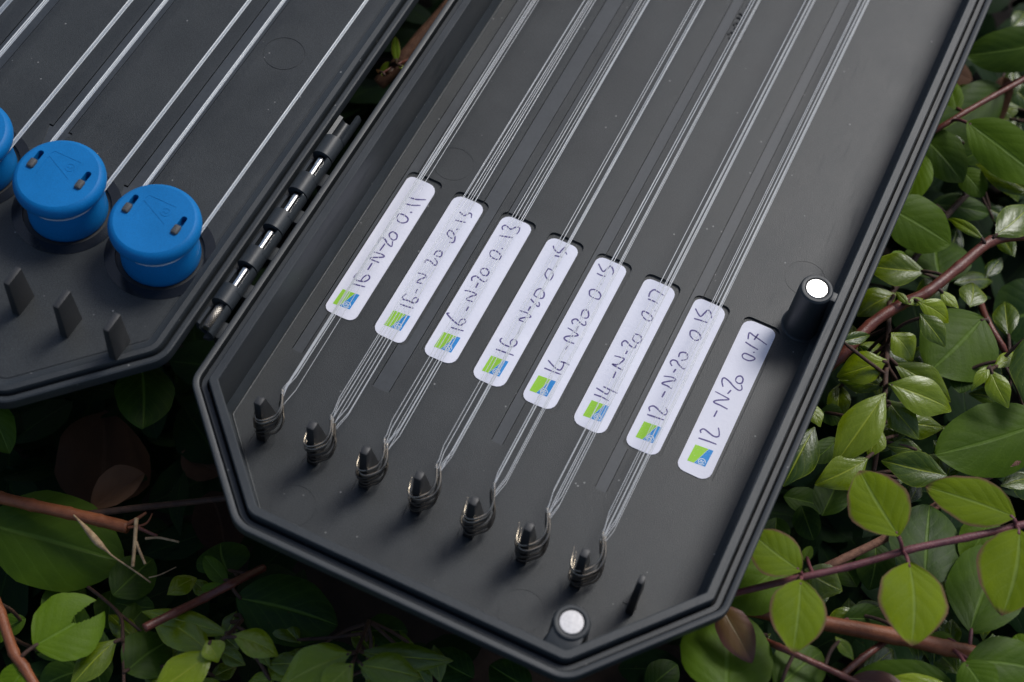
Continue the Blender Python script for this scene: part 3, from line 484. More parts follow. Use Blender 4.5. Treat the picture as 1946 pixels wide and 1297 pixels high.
  ('Y', 0.5, 0.08, 0.14, 11.96, 2.27, 0.93, 10.65, 2.65, 0.98, 0.08, -0.09, 0.99, 1.09),
  ('Y', 0.6, 0.1, 0.12, 12.01, 1.99, 1.14, 12.44, 0.43, 1.16, 0.11, -0.24, 0.96, 1.25),
  ('Y', 0.75, 0.1, 0.12, 13.96, 3.33, 1.35, 14.61, 1.61, 1.43, 0.12, -0.23, 0.97, 1.53),
  ('Y', 0.65, 0.1, 0.14, 15.91, 5.18, 1.35, 16.11, 3.16, 1.39, -0.19, -0.34, 0.92, 1.66),
  ('O', 0.8, 0.12, 0.1, 12.04, 3.1, -0.23, 12.01, 3.54, -0.23, -0.19, -0.3, 0.94, 0.25),
  ('R', 0.5, 0.15, 0.12, 10.68, 0.94, 0.51, 11.77, 0.11, 0.4, -0.14, -0.23, 0.96, 0.77),
 ],
 'orange': [
  ('O', 0.4, 0.12, 0.1, 15.91, 3.24, -0.33, 16.14, 6.0, -0.44, -0.2, -0.09, 0.98, 1.76),
  ('O', 0.22, 0.12, 0.1, 14.72, 4.03, -0.75, 14.23, 6.18, -0.74, 0.07, -0.2, 0.98, 1.68),
  ('O', 0.6, 0.12, 0.1, 15.54, 6.39, -0.54, 15.36, 5.06, -0.71, 0.06, -0.16, 0.98, 0.98),
  ('O', 0.65, 0.12, 0.1, 11.68, 2.95, -0.12, 10.73, 1.24, -0.13, 0.04, -0.22, 0.97, 1.35),
  ('O', 0.6, 0.05, 0.06, 11.62, -0.73, -0.02, 11.04, 1.32, -0.21, 0.09, -0.33, 0.94, 2.06),
  ('O', 0.25, 0.12, 0.1, 13.34, 2.66, -1.17, 14.36, 3.15, -1.31, 0.0, -0.38, 0.93, 0.67),
  ('O', 0.45, 0.12, 0.1, 15.92, 2.28, 0.3, 17.65, 2.93, 0.21, -0.09, -0.21, 0.97, 1.19),
  ('O', 0.55, 0.12, 0.1, 15.87, 2.19, 0.41, 16.6, 1.63, 0.4, -0.11, -0.26, 0.96, 0.92),
  ('O', 0.7, 0.12, 0.1, 17.11, 3.29, -0.02, 16.8, 3.57, -0.09, -0.19, -0.14, 0.97, 0.51),
  ('O', 0.65, 0.12, 0.1, 15.66, 3.05, -0.54, 15.04, 2.73, -0.6, -0.14, -0.21, 0.97, 0.38),
  ('O', 0.2, 0.12, 0.1, 10.01, -0.25, -2.9, 10.42, 0.66, -2.89, 0.1, -0.23, 0.97, 0.78),
  ('O', 0.32, 0.2975647659185008, 0.1250315237505903, 11.12, 6.11, -3.45, 12.29, 6.55, -3.67, 0.03, -0.23, 0.97, 0.73),
  ('O', 0.2, 0.22406152917632838, 0.19459846518888071, 10.61, 5.16, -2.35, 9.47, 4.57, -2.36, 0.07, -0.27, 0.96, 0.78),
  ('O', 0.24, 0.17459420748659446, 0.20547146271360633, 13.5, 4.16, -2.44, 12.84, 4.68, -2.54, -0.06, -0.34, 0.94, 0.67),
  ('O', 0.18, 0.17921391912051102, 0.24871628352859143, 11.15, 5.18, -2.86, 11.5, 4.35, -2.87, -0.01, -0.29, 0.96, 0.7),
  ('O', 0.22, 0.2638205412493848, 0.22289458190061534, 12.1, 5.37, -2.16, 12.13, 6.55, -2.11, -0.09, -0.15, 0.98, 0.91),
  ('O', 0.25, 0.2860347495602318, 0.14328028378750182, 13.33, 7.33, -3.44, 13.39, 6.42, -3.53, -0.04, -0.3, 0.95, 0.57),
  ('O', 0.25, 0.22398959599390567, 0.11699972172355104, 13.48, 5.34, -2.17, 13.78, 4.21, -2.2, 0.06, -0.44, 0.9, 0.94),
  ('O', 0.15, 0.1022759673280017, 0.13563236944026597, 11.59, 5.83, -2.97, 12.19, 5.19, -3.14, -0.04, -0.42, 0.91, 0.69),
 ],
 'thin': [
  ('O', 0.45, 0.12, 0.1, 12.51, 0.07, -0.33, 13.13, 1.45, -0.44, -0.01, -0.13, 0.99, 1.17),
  ('G', 0.9, 0.2, 0.2, 13.21, 1.6, 0.09, 13.76, 1.33, 0.06, -0.1, -0.08, 0.99, 0.29),
  ('O', 0.4, 0.12, 0.1, 15.94, 1.93, -0.33, 13.94, 1.22, -0.64, 0.06, -0.25, 0.97, 1.05),
  ('G', 0.85, 0.12, 0.1, 15.91, 1.72, -0.02, 14.5, 1.32, -0.16, -0.12, -0.11, 0.99, 0.42),
  ('R', 0.15, 0.12, 0.1, 14.98, 1.18, 0.09, 13.8, 0.92, -0.1, -0.03, -0.25, 0.97, 0.54),
  ('G', 0.17, 0.13233139228101162, 0.11533832859324525, 17.03, 4.91, -1.71, 16.44, 5.26, -1.67, -0.28, -0.21, 0.94, 0.45),
  ('G', 0.16, 0.138481419152149, 0.0954214663781089, 16.8, 4.23, -1.81, 17.28, 3.33, -1.76, -0.06, -0.23, 0.97, 0.74),
  ('G', 0.4, 0.18255633172815722, 0.15036020731026598, 13.43, 3.91, -2.64, 13.72, 3.32, -2.73, -0.18, -0.1, 0.98, 0.43),
  ('G', 0.15, 0.2006791495222236, 0.18703657399380968, 14.71, 3.88, -2.79, 14.55, 3.23, -2.77, -0.2, -0.24, 0.95, 0.33),
  ('G', 0.48, 0.26973673524609054, 0.228391467664889, 16.38, 4.73, -1.8, 16.48, 4.03, -1.82, -0.25, -0.32, 0.91, 0.41),
  ('G', 0.1, 0.1783042191419579, 0.2375606365337023, 11.53, 2.84, -2.07, 10.89, 3.73, -2.18, 0.1, -0.34, 0.93, 0.61),
  ('G', 0.31, 0.23641501234306453, 0.24005339510975188, 16.49, 2.97, -1.25, 17.14, 3.47, -1.37, -0.19, -0.1, 0.98, 0.36),
  ('G', 0.41, 0.14651536579338056, 0.2363864186137214, 15.75, 3.0, -1.03, 15.59, 3.81, -1.08, -0.11, -0.12, 0.99, 0.48),
  ('G', 0.14, 0.11407038167171074, 0.16915423594714607, 15.29, 4.15, -2.28, 15.93, 3.94, -2.32, 0.1, -0.16, 0.98, 0.44),
  ('G', 0.28, 0.2917879943793371, 0.18957785869166183, 14.88, 3.41, -1.53, 15.29, 2.68, -1.54, -0.11, -0.23, 0.97, 0.44),
  ('G', 0.22, 0.10435747682171348, 0.16471274160164778, 16.75, 4.46, -2.29, 17.04, 3.9, -2.41, 0.05, -0.12, 0.99, 0.49),
  ('G', 0.11, 0.16761031406869326, 0.15149466381664856, 15.39, 3.54, -1.39, 15.62, 2.65, -1.36, -0.06, -0.07, 1.0, 0.62),
  ('G', 0.49, 0.16234314853825732, 0.21940076405531656, 15.27, 4.02, -1.35, 15.28, 5.06, -1.36, -0.11, -0.22, 0.97, 0.57),
  ('G', 0.17, 0.1446648277119588, 0.1508949439582774, 12.84, 2.96, -1.9, 12.64, 3.69, -1.96, -0.19, -0.26, 0.95, 0.48),
  ('G', 0.16, 0.11036810831704524, 0.09022299320472642, 15.93, 3.04, -2.8, 16.58, 2.69, -2.76, -0.2, -0.05, 0.98, 0.43),
  ('G', 0.23, 0.13710243799160157, 0.23909986376177955, 14.35, 2.34, -2.72, 14.89, 3.4, -2.93, -0.01, -0.1, 0.99, 0.67),
  ('G', 0.17, 0.10057414483762087, 0.12756709280408698, 15.56, 4.69, -1.59, 14.97, 5.21, -1.74, -0.27, -0.22, 0.94, 0.44),
  ('G', 0.43, 0.2644015964924339, 0.15351638678401144, 14.03, 1.63, -1.63, 15.04, 1.39, -1.78, -0.12, -0.18, 0.98, 0.57),
  ('G', 0.46, 0.10605641101548391, 0.14983631105841855, 12.02, 1.79, -1.65, 11.56, 0.8, -1.78, -0.12, -0.22, 0.97, 0.55),
  ('G', 0.2, 0.24945736089773732, 0.23275380412455476, 16.62, 3.81, -2.7, 17.26, 4.03, -2.84, -0.16, -0.29, 0.94, 0.3),
  ('G', 0.23, 0.15512606545896213, 0.08064117470880784, 13.53, 3.35, -2.31, 14.32, 4.02, -2.3, -0.02, -0.07, 1.0, 0.5),
  ('G', 0.29, 0.29135553012154086, 0.24216479861721868, 16.17, 2.71, -1.4, 15.24, 3.1, -1.43, -0.12, -0.26, 0.96, 0.54),
  ('G', 0.42, 0.24769760266440327, 0.2198683929268918, 13.67, 3.06, -1.31, 13.05, 2.34, -1.29, -0.19, -0.32, 0.93, 0.55),
  ('G', 0.13, 0.13946235834313242, 0.20799056401244814, 16.24, 3.93, -2.44, 16.09, 3.15, -2.46, -0.17, -0.37, 0.91, 0.43),
 ],
 'broken': [
  ('O', 0.45, 0.05, 0.05, -5.47, -3.75, -2.46, -2.26, -2.97, -2.91, 0.34, -0.2, 0.92, 2.32),
  ('O', 0.2, 0.12, 0.1, -3.95, 0.94, -0.96, -3.0, -0.47, -0.9, 0.27, -0.11, 0.96, 1.39),
  ('O', 0.4, 0.12, 0.1, -6.86, -1.39, -1.47, -5.69, -2.23, -1.67, 0.05, -0.33, 0.94, 0.82),
 ],
 'leftstem': [
  ('B', 0.75, 0.05, 0.14, -2.48, -5.93, -1.62, -1.68, -4.42, -1.68, 0.2, -0.06, 0.98, 1.55),
  ('O', 0.2, 0.12, 0.1, -2.87, -5.73, -2.98, -1.79, -4.84, -2.92, 0.26, 0.03, 0.96, 0.76),
  ('O', 0.75, 0.12, 0.1, -2.4, -6.35, -1.73, -2.58, -7.12, -1.86, 0.03, -0.06, 1.0, 0.81),
  ('O', 0.6, 0.12, 0.1, -3.69, -6.0, -2.15, -3.41, -5.78, -2.18, 0.3, -0.16, 0.94, 0.52),
  ('O', 0.42, 0.16537427930822518, 0.2296280155783908, -2.45, -3.46, -3.86, -2.0, -4.27, -3.82, 0.1, -0.01, 0.99, 0.72),
  ('O', 0.49, 0.19389858912250474, 0.22275091551397075, -3.48, -4.72, -3.51, -2.96, -3.69, -3.67, 0.08, -0.12, 0.99, 0.87),
  ('O', 0.26, 0.22452441392143413, 0.0932263993925212, -1.62, -5.52, -3.06, -2.41, -6.39, -3.09, 0.19, -0.09, 0.98, 0.85),
  ('O', 0.24, 0.10574652557204643, 0.08708040471023597, -1.95, -3.88, -3.1, -1.12, -3.55, -3.2, 0.15, -0.31, 0.94, 0.69),
  ('O', 0.31, 0.2635123252191689, 0.2193257666435987, -2.02, -5.02, -3.41, -3.07, -4.23, -3.6, 0.03, -0.3, 0.95, 0.73),
  ('O', 0.26, 0.12239394490996097, 0.08585255988964996, -2.0, -3.83, -2.8, -1.71, -2.55, -2.93, 0.26, -0.09, 0.96, 1.05),
  ('O', 0.23, 0.11957236348385705, 0.2087518626442137, -1.29, -5.25, -3.03, -2.54, -4.9, -2.99, -0.02, -0.02, 1.0, 0.91),
  ('O', 0.41, 0.17360486374845227, 0.13454079233683924, -3.52, -5.14, -3.03, -4.03, -5.75, -3.15, 0.15, -0.26, 0.95, 0.52),
  ('O', 0.33, 0.2546051771913461, 0.138952883405388, -1.41, -4.47, -3.19, -1.23, -3.4, -3.16, 0.32, -0.1, 0.94, 0.67),
  ('O', 0.25, 0.10025981146627028, 0.11434597864014574, -2.2, -4.75, -3.7, -1.33, -5.61, -3.79, 0.11, -0.25, 0.96, 0.79),
 ],
 'darktwig': [
  ('G', 0.45, 0.08, 0.05, -1.16, -4.8, -2.25, -1.46, -6.2, -2.19, 0.1, -0.33, 0.94, 0.67),
  ('O', 0.3, 0.12, 0.1, -0.65, -5.34, -2.46, -0.25, -4.14, -2.72, 0.18, -0.06, 0.98, 1.18),
 ],
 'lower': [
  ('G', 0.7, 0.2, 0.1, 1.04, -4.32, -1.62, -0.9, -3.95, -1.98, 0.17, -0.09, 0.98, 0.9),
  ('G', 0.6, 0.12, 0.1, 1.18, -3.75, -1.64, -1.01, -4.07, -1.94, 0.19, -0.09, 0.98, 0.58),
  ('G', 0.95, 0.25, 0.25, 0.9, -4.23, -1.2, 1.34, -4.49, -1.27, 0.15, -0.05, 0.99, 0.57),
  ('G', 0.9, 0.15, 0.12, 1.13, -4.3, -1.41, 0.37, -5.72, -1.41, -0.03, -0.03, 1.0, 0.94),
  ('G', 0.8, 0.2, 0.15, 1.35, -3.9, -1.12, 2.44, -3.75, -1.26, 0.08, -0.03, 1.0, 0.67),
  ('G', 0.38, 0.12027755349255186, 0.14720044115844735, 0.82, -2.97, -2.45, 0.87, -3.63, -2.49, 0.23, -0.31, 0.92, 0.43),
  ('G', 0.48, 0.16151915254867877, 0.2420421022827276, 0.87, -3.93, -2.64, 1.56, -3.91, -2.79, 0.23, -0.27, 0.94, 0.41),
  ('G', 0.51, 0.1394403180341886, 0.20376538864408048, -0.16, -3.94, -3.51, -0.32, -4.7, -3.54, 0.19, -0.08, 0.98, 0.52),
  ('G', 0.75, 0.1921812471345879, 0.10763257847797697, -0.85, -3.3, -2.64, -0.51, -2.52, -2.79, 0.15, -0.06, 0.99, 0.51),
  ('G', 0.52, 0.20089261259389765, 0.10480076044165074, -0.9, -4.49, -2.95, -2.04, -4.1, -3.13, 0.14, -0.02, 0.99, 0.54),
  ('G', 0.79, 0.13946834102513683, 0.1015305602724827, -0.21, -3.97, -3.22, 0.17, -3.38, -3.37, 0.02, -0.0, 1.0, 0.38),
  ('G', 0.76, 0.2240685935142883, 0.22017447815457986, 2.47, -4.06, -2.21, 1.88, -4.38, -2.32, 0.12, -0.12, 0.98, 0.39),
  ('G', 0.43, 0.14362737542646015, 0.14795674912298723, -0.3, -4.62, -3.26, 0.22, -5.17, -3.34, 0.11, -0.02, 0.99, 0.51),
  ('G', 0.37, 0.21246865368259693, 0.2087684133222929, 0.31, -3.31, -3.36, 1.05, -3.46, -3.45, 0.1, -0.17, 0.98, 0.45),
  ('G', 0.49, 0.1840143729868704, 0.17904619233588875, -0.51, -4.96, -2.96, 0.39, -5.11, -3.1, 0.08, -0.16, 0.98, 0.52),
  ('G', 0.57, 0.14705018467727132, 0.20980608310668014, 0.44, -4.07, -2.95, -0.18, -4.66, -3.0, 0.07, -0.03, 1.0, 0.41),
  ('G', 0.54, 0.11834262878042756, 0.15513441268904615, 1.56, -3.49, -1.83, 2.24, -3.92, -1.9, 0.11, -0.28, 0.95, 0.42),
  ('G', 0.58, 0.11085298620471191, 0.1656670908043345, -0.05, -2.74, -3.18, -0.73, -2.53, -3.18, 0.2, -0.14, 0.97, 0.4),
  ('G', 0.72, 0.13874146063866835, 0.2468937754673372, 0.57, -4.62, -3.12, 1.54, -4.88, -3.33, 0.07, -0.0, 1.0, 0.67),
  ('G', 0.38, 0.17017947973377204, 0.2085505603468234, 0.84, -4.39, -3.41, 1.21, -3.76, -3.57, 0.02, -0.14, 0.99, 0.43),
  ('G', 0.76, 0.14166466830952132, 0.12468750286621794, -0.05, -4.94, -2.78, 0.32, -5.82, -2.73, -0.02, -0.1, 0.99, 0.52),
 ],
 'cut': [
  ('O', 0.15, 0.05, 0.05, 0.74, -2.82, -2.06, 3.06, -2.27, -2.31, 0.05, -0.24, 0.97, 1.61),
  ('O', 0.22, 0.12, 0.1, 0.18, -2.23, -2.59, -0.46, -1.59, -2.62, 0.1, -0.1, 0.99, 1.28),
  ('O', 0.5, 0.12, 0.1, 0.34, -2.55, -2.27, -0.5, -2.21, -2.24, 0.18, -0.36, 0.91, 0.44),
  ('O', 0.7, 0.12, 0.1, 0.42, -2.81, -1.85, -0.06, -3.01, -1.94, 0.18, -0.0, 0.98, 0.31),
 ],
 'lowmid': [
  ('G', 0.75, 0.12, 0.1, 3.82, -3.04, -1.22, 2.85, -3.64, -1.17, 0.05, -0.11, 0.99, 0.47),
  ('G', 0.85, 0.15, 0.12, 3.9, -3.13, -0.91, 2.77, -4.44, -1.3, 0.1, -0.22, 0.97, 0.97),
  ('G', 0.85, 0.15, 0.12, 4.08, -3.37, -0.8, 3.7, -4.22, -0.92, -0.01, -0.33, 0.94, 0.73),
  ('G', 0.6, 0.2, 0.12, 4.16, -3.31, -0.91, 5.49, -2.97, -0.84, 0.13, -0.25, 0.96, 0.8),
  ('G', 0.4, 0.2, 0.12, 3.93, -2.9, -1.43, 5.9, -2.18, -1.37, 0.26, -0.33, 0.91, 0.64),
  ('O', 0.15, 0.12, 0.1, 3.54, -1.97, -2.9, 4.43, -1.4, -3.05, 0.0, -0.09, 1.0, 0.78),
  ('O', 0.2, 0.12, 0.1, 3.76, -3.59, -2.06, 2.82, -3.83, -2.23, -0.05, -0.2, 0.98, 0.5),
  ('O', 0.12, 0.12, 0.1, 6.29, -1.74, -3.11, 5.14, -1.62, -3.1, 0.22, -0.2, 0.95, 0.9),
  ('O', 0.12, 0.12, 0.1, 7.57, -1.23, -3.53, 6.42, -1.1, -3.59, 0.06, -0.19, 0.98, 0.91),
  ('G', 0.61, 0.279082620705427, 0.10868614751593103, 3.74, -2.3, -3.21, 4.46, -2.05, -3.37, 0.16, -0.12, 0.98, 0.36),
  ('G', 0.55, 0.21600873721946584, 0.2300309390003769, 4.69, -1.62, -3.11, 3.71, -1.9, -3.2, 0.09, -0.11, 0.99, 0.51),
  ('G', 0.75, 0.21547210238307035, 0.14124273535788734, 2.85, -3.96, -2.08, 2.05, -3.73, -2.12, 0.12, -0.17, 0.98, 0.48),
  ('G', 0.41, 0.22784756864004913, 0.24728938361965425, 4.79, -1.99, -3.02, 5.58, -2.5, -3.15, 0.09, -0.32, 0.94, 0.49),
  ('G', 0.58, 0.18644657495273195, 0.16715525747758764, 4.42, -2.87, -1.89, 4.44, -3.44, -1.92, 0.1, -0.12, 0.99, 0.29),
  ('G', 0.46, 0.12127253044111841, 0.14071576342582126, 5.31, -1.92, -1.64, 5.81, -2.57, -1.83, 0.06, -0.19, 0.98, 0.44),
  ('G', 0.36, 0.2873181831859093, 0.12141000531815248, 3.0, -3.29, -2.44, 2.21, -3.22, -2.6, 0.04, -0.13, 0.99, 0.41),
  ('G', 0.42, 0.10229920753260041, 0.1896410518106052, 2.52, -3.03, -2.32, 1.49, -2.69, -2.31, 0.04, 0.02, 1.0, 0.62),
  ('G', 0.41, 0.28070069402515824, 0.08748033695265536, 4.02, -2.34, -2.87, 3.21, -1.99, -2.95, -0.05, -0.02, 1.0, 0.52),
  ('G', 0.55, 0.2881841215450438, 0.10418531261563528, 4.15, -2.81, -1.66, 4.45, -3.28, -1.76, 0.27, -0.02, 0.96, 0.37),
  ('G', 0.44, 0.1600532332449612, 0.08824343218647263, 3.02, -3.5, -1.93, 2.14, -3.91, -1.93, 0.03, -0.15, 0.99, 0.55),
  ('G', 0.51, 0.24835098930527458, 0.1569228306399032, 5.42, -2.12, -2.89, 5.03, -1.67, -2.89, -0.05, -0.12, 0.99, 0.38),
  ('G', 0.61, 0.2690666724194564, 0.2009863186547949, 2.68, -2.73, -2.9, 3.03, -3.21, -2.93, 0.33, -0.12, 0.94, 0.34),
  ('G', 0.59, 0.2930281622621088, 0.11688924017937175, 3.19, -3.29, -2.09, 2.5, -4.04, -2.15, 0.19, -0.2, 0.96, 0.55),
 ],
 'gap': [
  ('Y', 0.35, 0.1, 0.1, -2.62, 11.48, -0.23, -3.13, 12.36, -0.31, 0.13, -0.34, 0.93, 0.25),
  ('Y', 0.4, 0.12, 0.1, -2.76, 11.56, -0.44, -2.99, 11.23, -0.52, 0.3, -0.33, 0.9, 0.24),
  ('R', 0.3, 0.12, 0.1, -2.77, 11.72, -0.65, -2.87, 11.24, -0.63, 0.31, -0.23, 0.92, 0.21),
  ('G', 0.9, 0.12, 0.1, -2.55, 11.4, -0.23, -2.33, 11.4, -0.23, 0.19, -0.14, 0.97, 0.12),
  ('R', 0.6, 0.12, 0.1, -2.76, 10.91, -0.23, -3.01, 11.03, -0.25, 0.09, -0.31, 0.95, 0.1),
  ('G', 0.9, 0.12, 0.1, -2.76, 10.86, -0.12, -2.64, 10.85, -0.13, 0.21, -0.25, 0.94, 0.09),
 ],
}
DEAD = [
  ('D', 'a', -4.32, -1.57, -4.77, -5.73, 0.98, -5.04, 0.33, -0.17, 0.93, 2.45),
  ('D', 'b', -3.68, -2.18, -2.88, -3.0, -0.86, -2.91, 0.02, 0.0, 1.0, 0.84),
  ('D', 'c', -0.55, -1.37, -3.95, -1.81, -0.05, -4.01, 0.31, -0.05, 0.95, 1.31),
  ('D', 'd', 12.09, 20.59, -2.01, 12.37, 18.57, -2.21, 0.13, -0.35, 0.93, 0.59),
  ('D', 'e', -2.06, 0.76, -5.0, -3.31, 0.88, -5.02, 0.14, -0.12, 0.98, 1.0),
  ('D', 'f', 9.94, 20.47, -2.43, 11.36, 20.63, -2.48, 0.13, -0.37, 0.92, 0.99),
]
STEMS = {
 'top': ([(12.68, 19.57, -0.44), (11.97, 18.28, -0.33), (11.41, 17.22, -0.23), (10.92, 16.5, -0.44), (10.16, 15.94, -1.27)], 0.077),
 'red': ([(14.43, 14.57, -0.12), (13.93, 13.96, -0.02), (13.24, 13.28, 0.09), (12.74, 12.14, 0.09), (12.24, 11.02, 0.09), (11.8, 10.48, -0.02), (11.31, 9.63, -0.12), (10.95, 8.57, -0.33), (10.27, 7.52, -1.38)], 0.135),
 'purple': ([(16.3, 5.71, 1.25), (15.9, 5.39, 1.14), (14.97, 4.65, 1.04), (13.93, 3.85, 0.93), (12.85, 2.93, 0.72), (11.9, 2.23, 0.51), (10.87, 1.52, 0.09), (9.98, 1.22, -0.96)], 0.090),
 'orange': ([(10.36, 1.74, -1.38), (11.05, 1.6, -0.65), (12.18, 1.81, -0.44), (14.43, 2.4, -0.33), (15.56, 2.67, -0.33), (16.42, 2.97, -0.54), (18.09, 3.53, -1.27)], 0.171),
 'thin': ([(11.75, 1.26, -0.96), (12.2, 0.91, -0.12), (13.16, 0.88, -0.02), (13.66, 0.89, -0.02), (14.41, 1.02, -0.33)], 0.077),
 'thin2': ([(13.67, 0.98, -0.23), (13.97, 1.66, -0.44), (14.31, 2.35, -0.65), (14.8, 3.72, -1.38)], 0.085),
 'hairy': ([(16.28, 8.83, -0.75), (15.73, 8.13, -0.85), (14.84, 7.06, -1.17), (13.66, 5.08, -1.06), (12.59, 3.51, -0.75), (12.02, 2.97, -1.59)], 0.109),
 'shoot': ([(11.55, 10.93, -0.75), (11.83, 9.82, -0.54), (12.06, 8.73, -0.23), (12.23, 7.96, -0.02), (12.45, 7.51, -0.54), (12.79, 6.58, -1.38)], 0.065),
 'sprig': ([(13.57, 12.86, -1.59), (13.98, 11.89, -1.17), (14.57, 11.4, -1.27), (14.93, 11.41, -1.8)], 0.098),
 'sprig2': ([(14.79, 11.33, -1.38), (14.39, 9.85, -0.02), (14.27, 9.59, 0.2)], 0.054),
 'twig': ([(13.72, 19.54, -2.01), (12.72, 16.96, -1.8), (12.03, 14.73, -1.7), (11.67, 12.66, -1.7), (11.33, 10.67, -2.22)], 0.088),
 'broken': ([(-5.92, -3.2, -2.15), (-5.34, -3.16, -2.04), (-4.55, -3.02, -1.94), (-3.65, -2.82, -1.88), (-2.91, -2.67, -1.83), (-2.22, -2.56, -1.73)], 0.140),
 'back': ([(-3.69, -2.56, -2.56), (-2.56, -1.81, -2.46), (-1.65, -1.19, -2.46), (-0.54, -0.6, -2.16)], 0.089),
 'leftstem': ([(-4.58, -4.89, -2.04), (-3.64, -5.56, -1.83), (-2.82, -6.21, -1.73), (-2.43, -6.39, -1.73), (-1.75, -6.78, -1.94)], 0.123),
 'cut': ([(-0.51, -4.54, -1.41), (-0.18, -3.9, -1.62), (0.16, -3.17, -1.94), (0.54, -2.64, -1.85), (0.79, -1.74, -2.59)], 0.098),
 'darktwig': ([(-2.91, -3.75, -3.3), (-1.65, -4.14, -2.77), (-1.15, -4.65, -2.46), (-0.8, -5.17, -2.46), (-0.37, -5.86, -2.56)], 0.044),
 'darktwig2': ([(-1.65, -4.14, -2.77), (-0.96, -4.3, -2.67), (-0.44, -4.4, -2.88)], 0.038),
 'lower': ([(1.14, -3.23, -2.06), (1.16, -4.05, -1.33), (0.96, -4.22, -1.62), (0.76, -4.46, -2.25)], 0.048),
 'lowmid': ([(3.6, -1.81, -2.48), (3.89, -2.79, -1.43), (3.97, -3.13, -1.22), (3.95, -3.46, -2.06)], 0.048),
 'gap': ([(-2.46, 12.28, -0.75), (-2.61, 11.64, -0.44), (-2.75, 11.37, -0.44), (-2.82, 11.02, -0.33)], 0.036),
 'bark': ([(-3.45, 12.04, -2.22), (-3.15, 12.7, -1.8), (-3.02, 13.71, -1.7), (-2.83, 15.03, -1.59), (-2.82, 15.94, -1.59)], 0.195),
 'splint1': ([(-2.27, -2.54, -1.67), (-2.07, -2.33, -1.52), (-1.94, -2.16, -1.41)], 0.056),
 'splint2': ([(-2.2, -2.58, -1.67), (-1.88, -2.34, -1.62), (-1.86, -2.06, -1.57)], 0.037),
 'splint3': ([(-1.98, -2.49, -1.62), (-1.71, -2.45, -1.73), (-1.52, -2.43, -1.73)], 0.050),
 'peel': ([(-3.45, -2.88, -1.67), (-3.0, -3.08, -1.41), (-2.49, -3.3, -1.3), (-2.24, -3.35, -1.41), (-2.05, -3.38, -1.52), (-1.57, -3.39, -1.73), (-1.12, -3.41, -1.94)], 0.074),
 'straw': ([(-1.95, -2.48, -1.09), (-1.71, -2.95, -1.2), (-1.5, -3.43, -1.41)], 0.049),
 'straw2': ([(-1.69, -2.94, -1.2), (-1.46, -3.12, -1.3), (-1.29, -3.24, -1.41)], 0.037),
 'strawtip': ([(-1.69, -2.65, -1.62), (-1.45, -2.5, -1.62), (-1.21, -2.43, -1.62), (-1.01, -2.34, -1.73)], 0.031),
 'tail': ([(-1.18, -3.36, -1.83), (-0.96, -3.21, -1.73), (-0.74, -2.89, -1.73)], 0.015),
}

# ================================================================ the ground far below the hedge
bm = bmesh.new(); bmesh.ops.create_grid(bm, x_segments=60, y_segments=60, size=90)
rg = random.Random(3)
for v in bm.verts: v.co.z = -10.5 + rg.uniform(-0.35, 0.35); v.co.x += 5; v.co.y += 8
tag(from_bm('ground', bm, m_soil), kind='structure')

# ================================================================ the rig box
rig = thing('rig_box', (4.5, 0, -0.3), 'open dark grey plastic rig box lying hinged flat on the leafy hedge', 'tackle box')
OUT = [(-1.75, 30.0), (-1.75, 0.02), (0.86, -2.56), (8.47, -2.47), (10.87, 0.36), (10.87, 30.0)]
RR = [0.4, 0.55, 0.75, 0.7, 0.55, 0.4]
H = 1.65
prof = [(1.5, -0.34), (0.95, -0.32), (0.80, -0.15), (0.16, 1.16), (0.05, 1.24), (0.0, 1.29), (0.0, 1.50), (0.010, 1.532), (0.03, 1.545), (0.125, 1.545), (0.145, 1.535), (0.15, 1.51),
        (0.152, 1.25), (0.185, 1.25), (0.19, 1.405), (0.20, 1.415), (0.305, 1.415), (0.315, 1.0), (0.358, 1.0), (0.364, 1.60), (0.372, 1.632), (0.39, H), (0.545, H), (0.566, 1.635), (0.575, 1.60),
        (0.580, 1.0), (0.590, 0.0), (0.592, -0.12), (1.0, -0.12)]
rim = sweep('rim', OUT, prof, RR, m_rim, None); put(rim, rig)

# floor panel with label wells, smooth channels and ejector marks
wellx = lambda i: (1.3 * i - 0.605, 1.3 * i + 0.325)
regs = []
def channel(x0, x1, y0, tip=None, y1=30.5):
    regs.append(([Vector(p) for p in ((x0, y0), (x1, y0), (x1, y1), (x0, y1))], -0.075, 0))
    regs.append(([Vector(p) for p in ((x0 + 0.018, y0 - 0.03), (x1 - 0.018, y0 - 0.03), (x1 - 0.018, y1), (x0 + 0.018, y1))], -0.012, 1))
    if tip:
        regs.append(([Vector(p) for p in ((x0 - 0.085, y0), ((x0 + x1) / 2 + tip, 1.36), (x1 + 0.085, y0))], -0.012, 1))
        for q0, q1 in ((x0 - 0.09, x0 + 0.018), (x1 - 0.018, x1 + 0.09)): regs.append(([Vector(p) for p in ((q0, y0 - 0.02), (q1, y0 - 0.02), (q1, y0 + 0.018), (q0, y0 + 0.018))], -0.08, 0))
for cx, cy in ((1.31, -1.02), (6.88, -0.95), (9.42, 10.05), (0.25, 9.05)):
    regs.append((circle(cx, cy, 0.512), -0.006, 0)); regs.append((circle(cx, cy, 0.497), 0.0, 0))
channel(-0.69, -0.40, 2.5, 0.0); channel(1.43, 1.87, 2.5, 0.0); channel(2.10, 2.24, 8.0); channel(4.49, 4.79, 2.5, 0.0); channel(7.09, 7.39, 2.5, 0.0)
for i in range(8):
    a, b = wellx(i); regs.append((rrect(a, b, 3.75, 8.39, 0.16), -0.058, 0))
for i in range(8):      # sunk square at the foot of each peg
    x = 1.3 * i - 0.14; regs.append((rrect(x - 0.20, x + 0.14, -0.10, 0.26, 0.01, 1), -0.02, 0))
edge = offset(OUT, 0.74)
fl = [Vector(p) for p in offset(OUT, 0.60)]
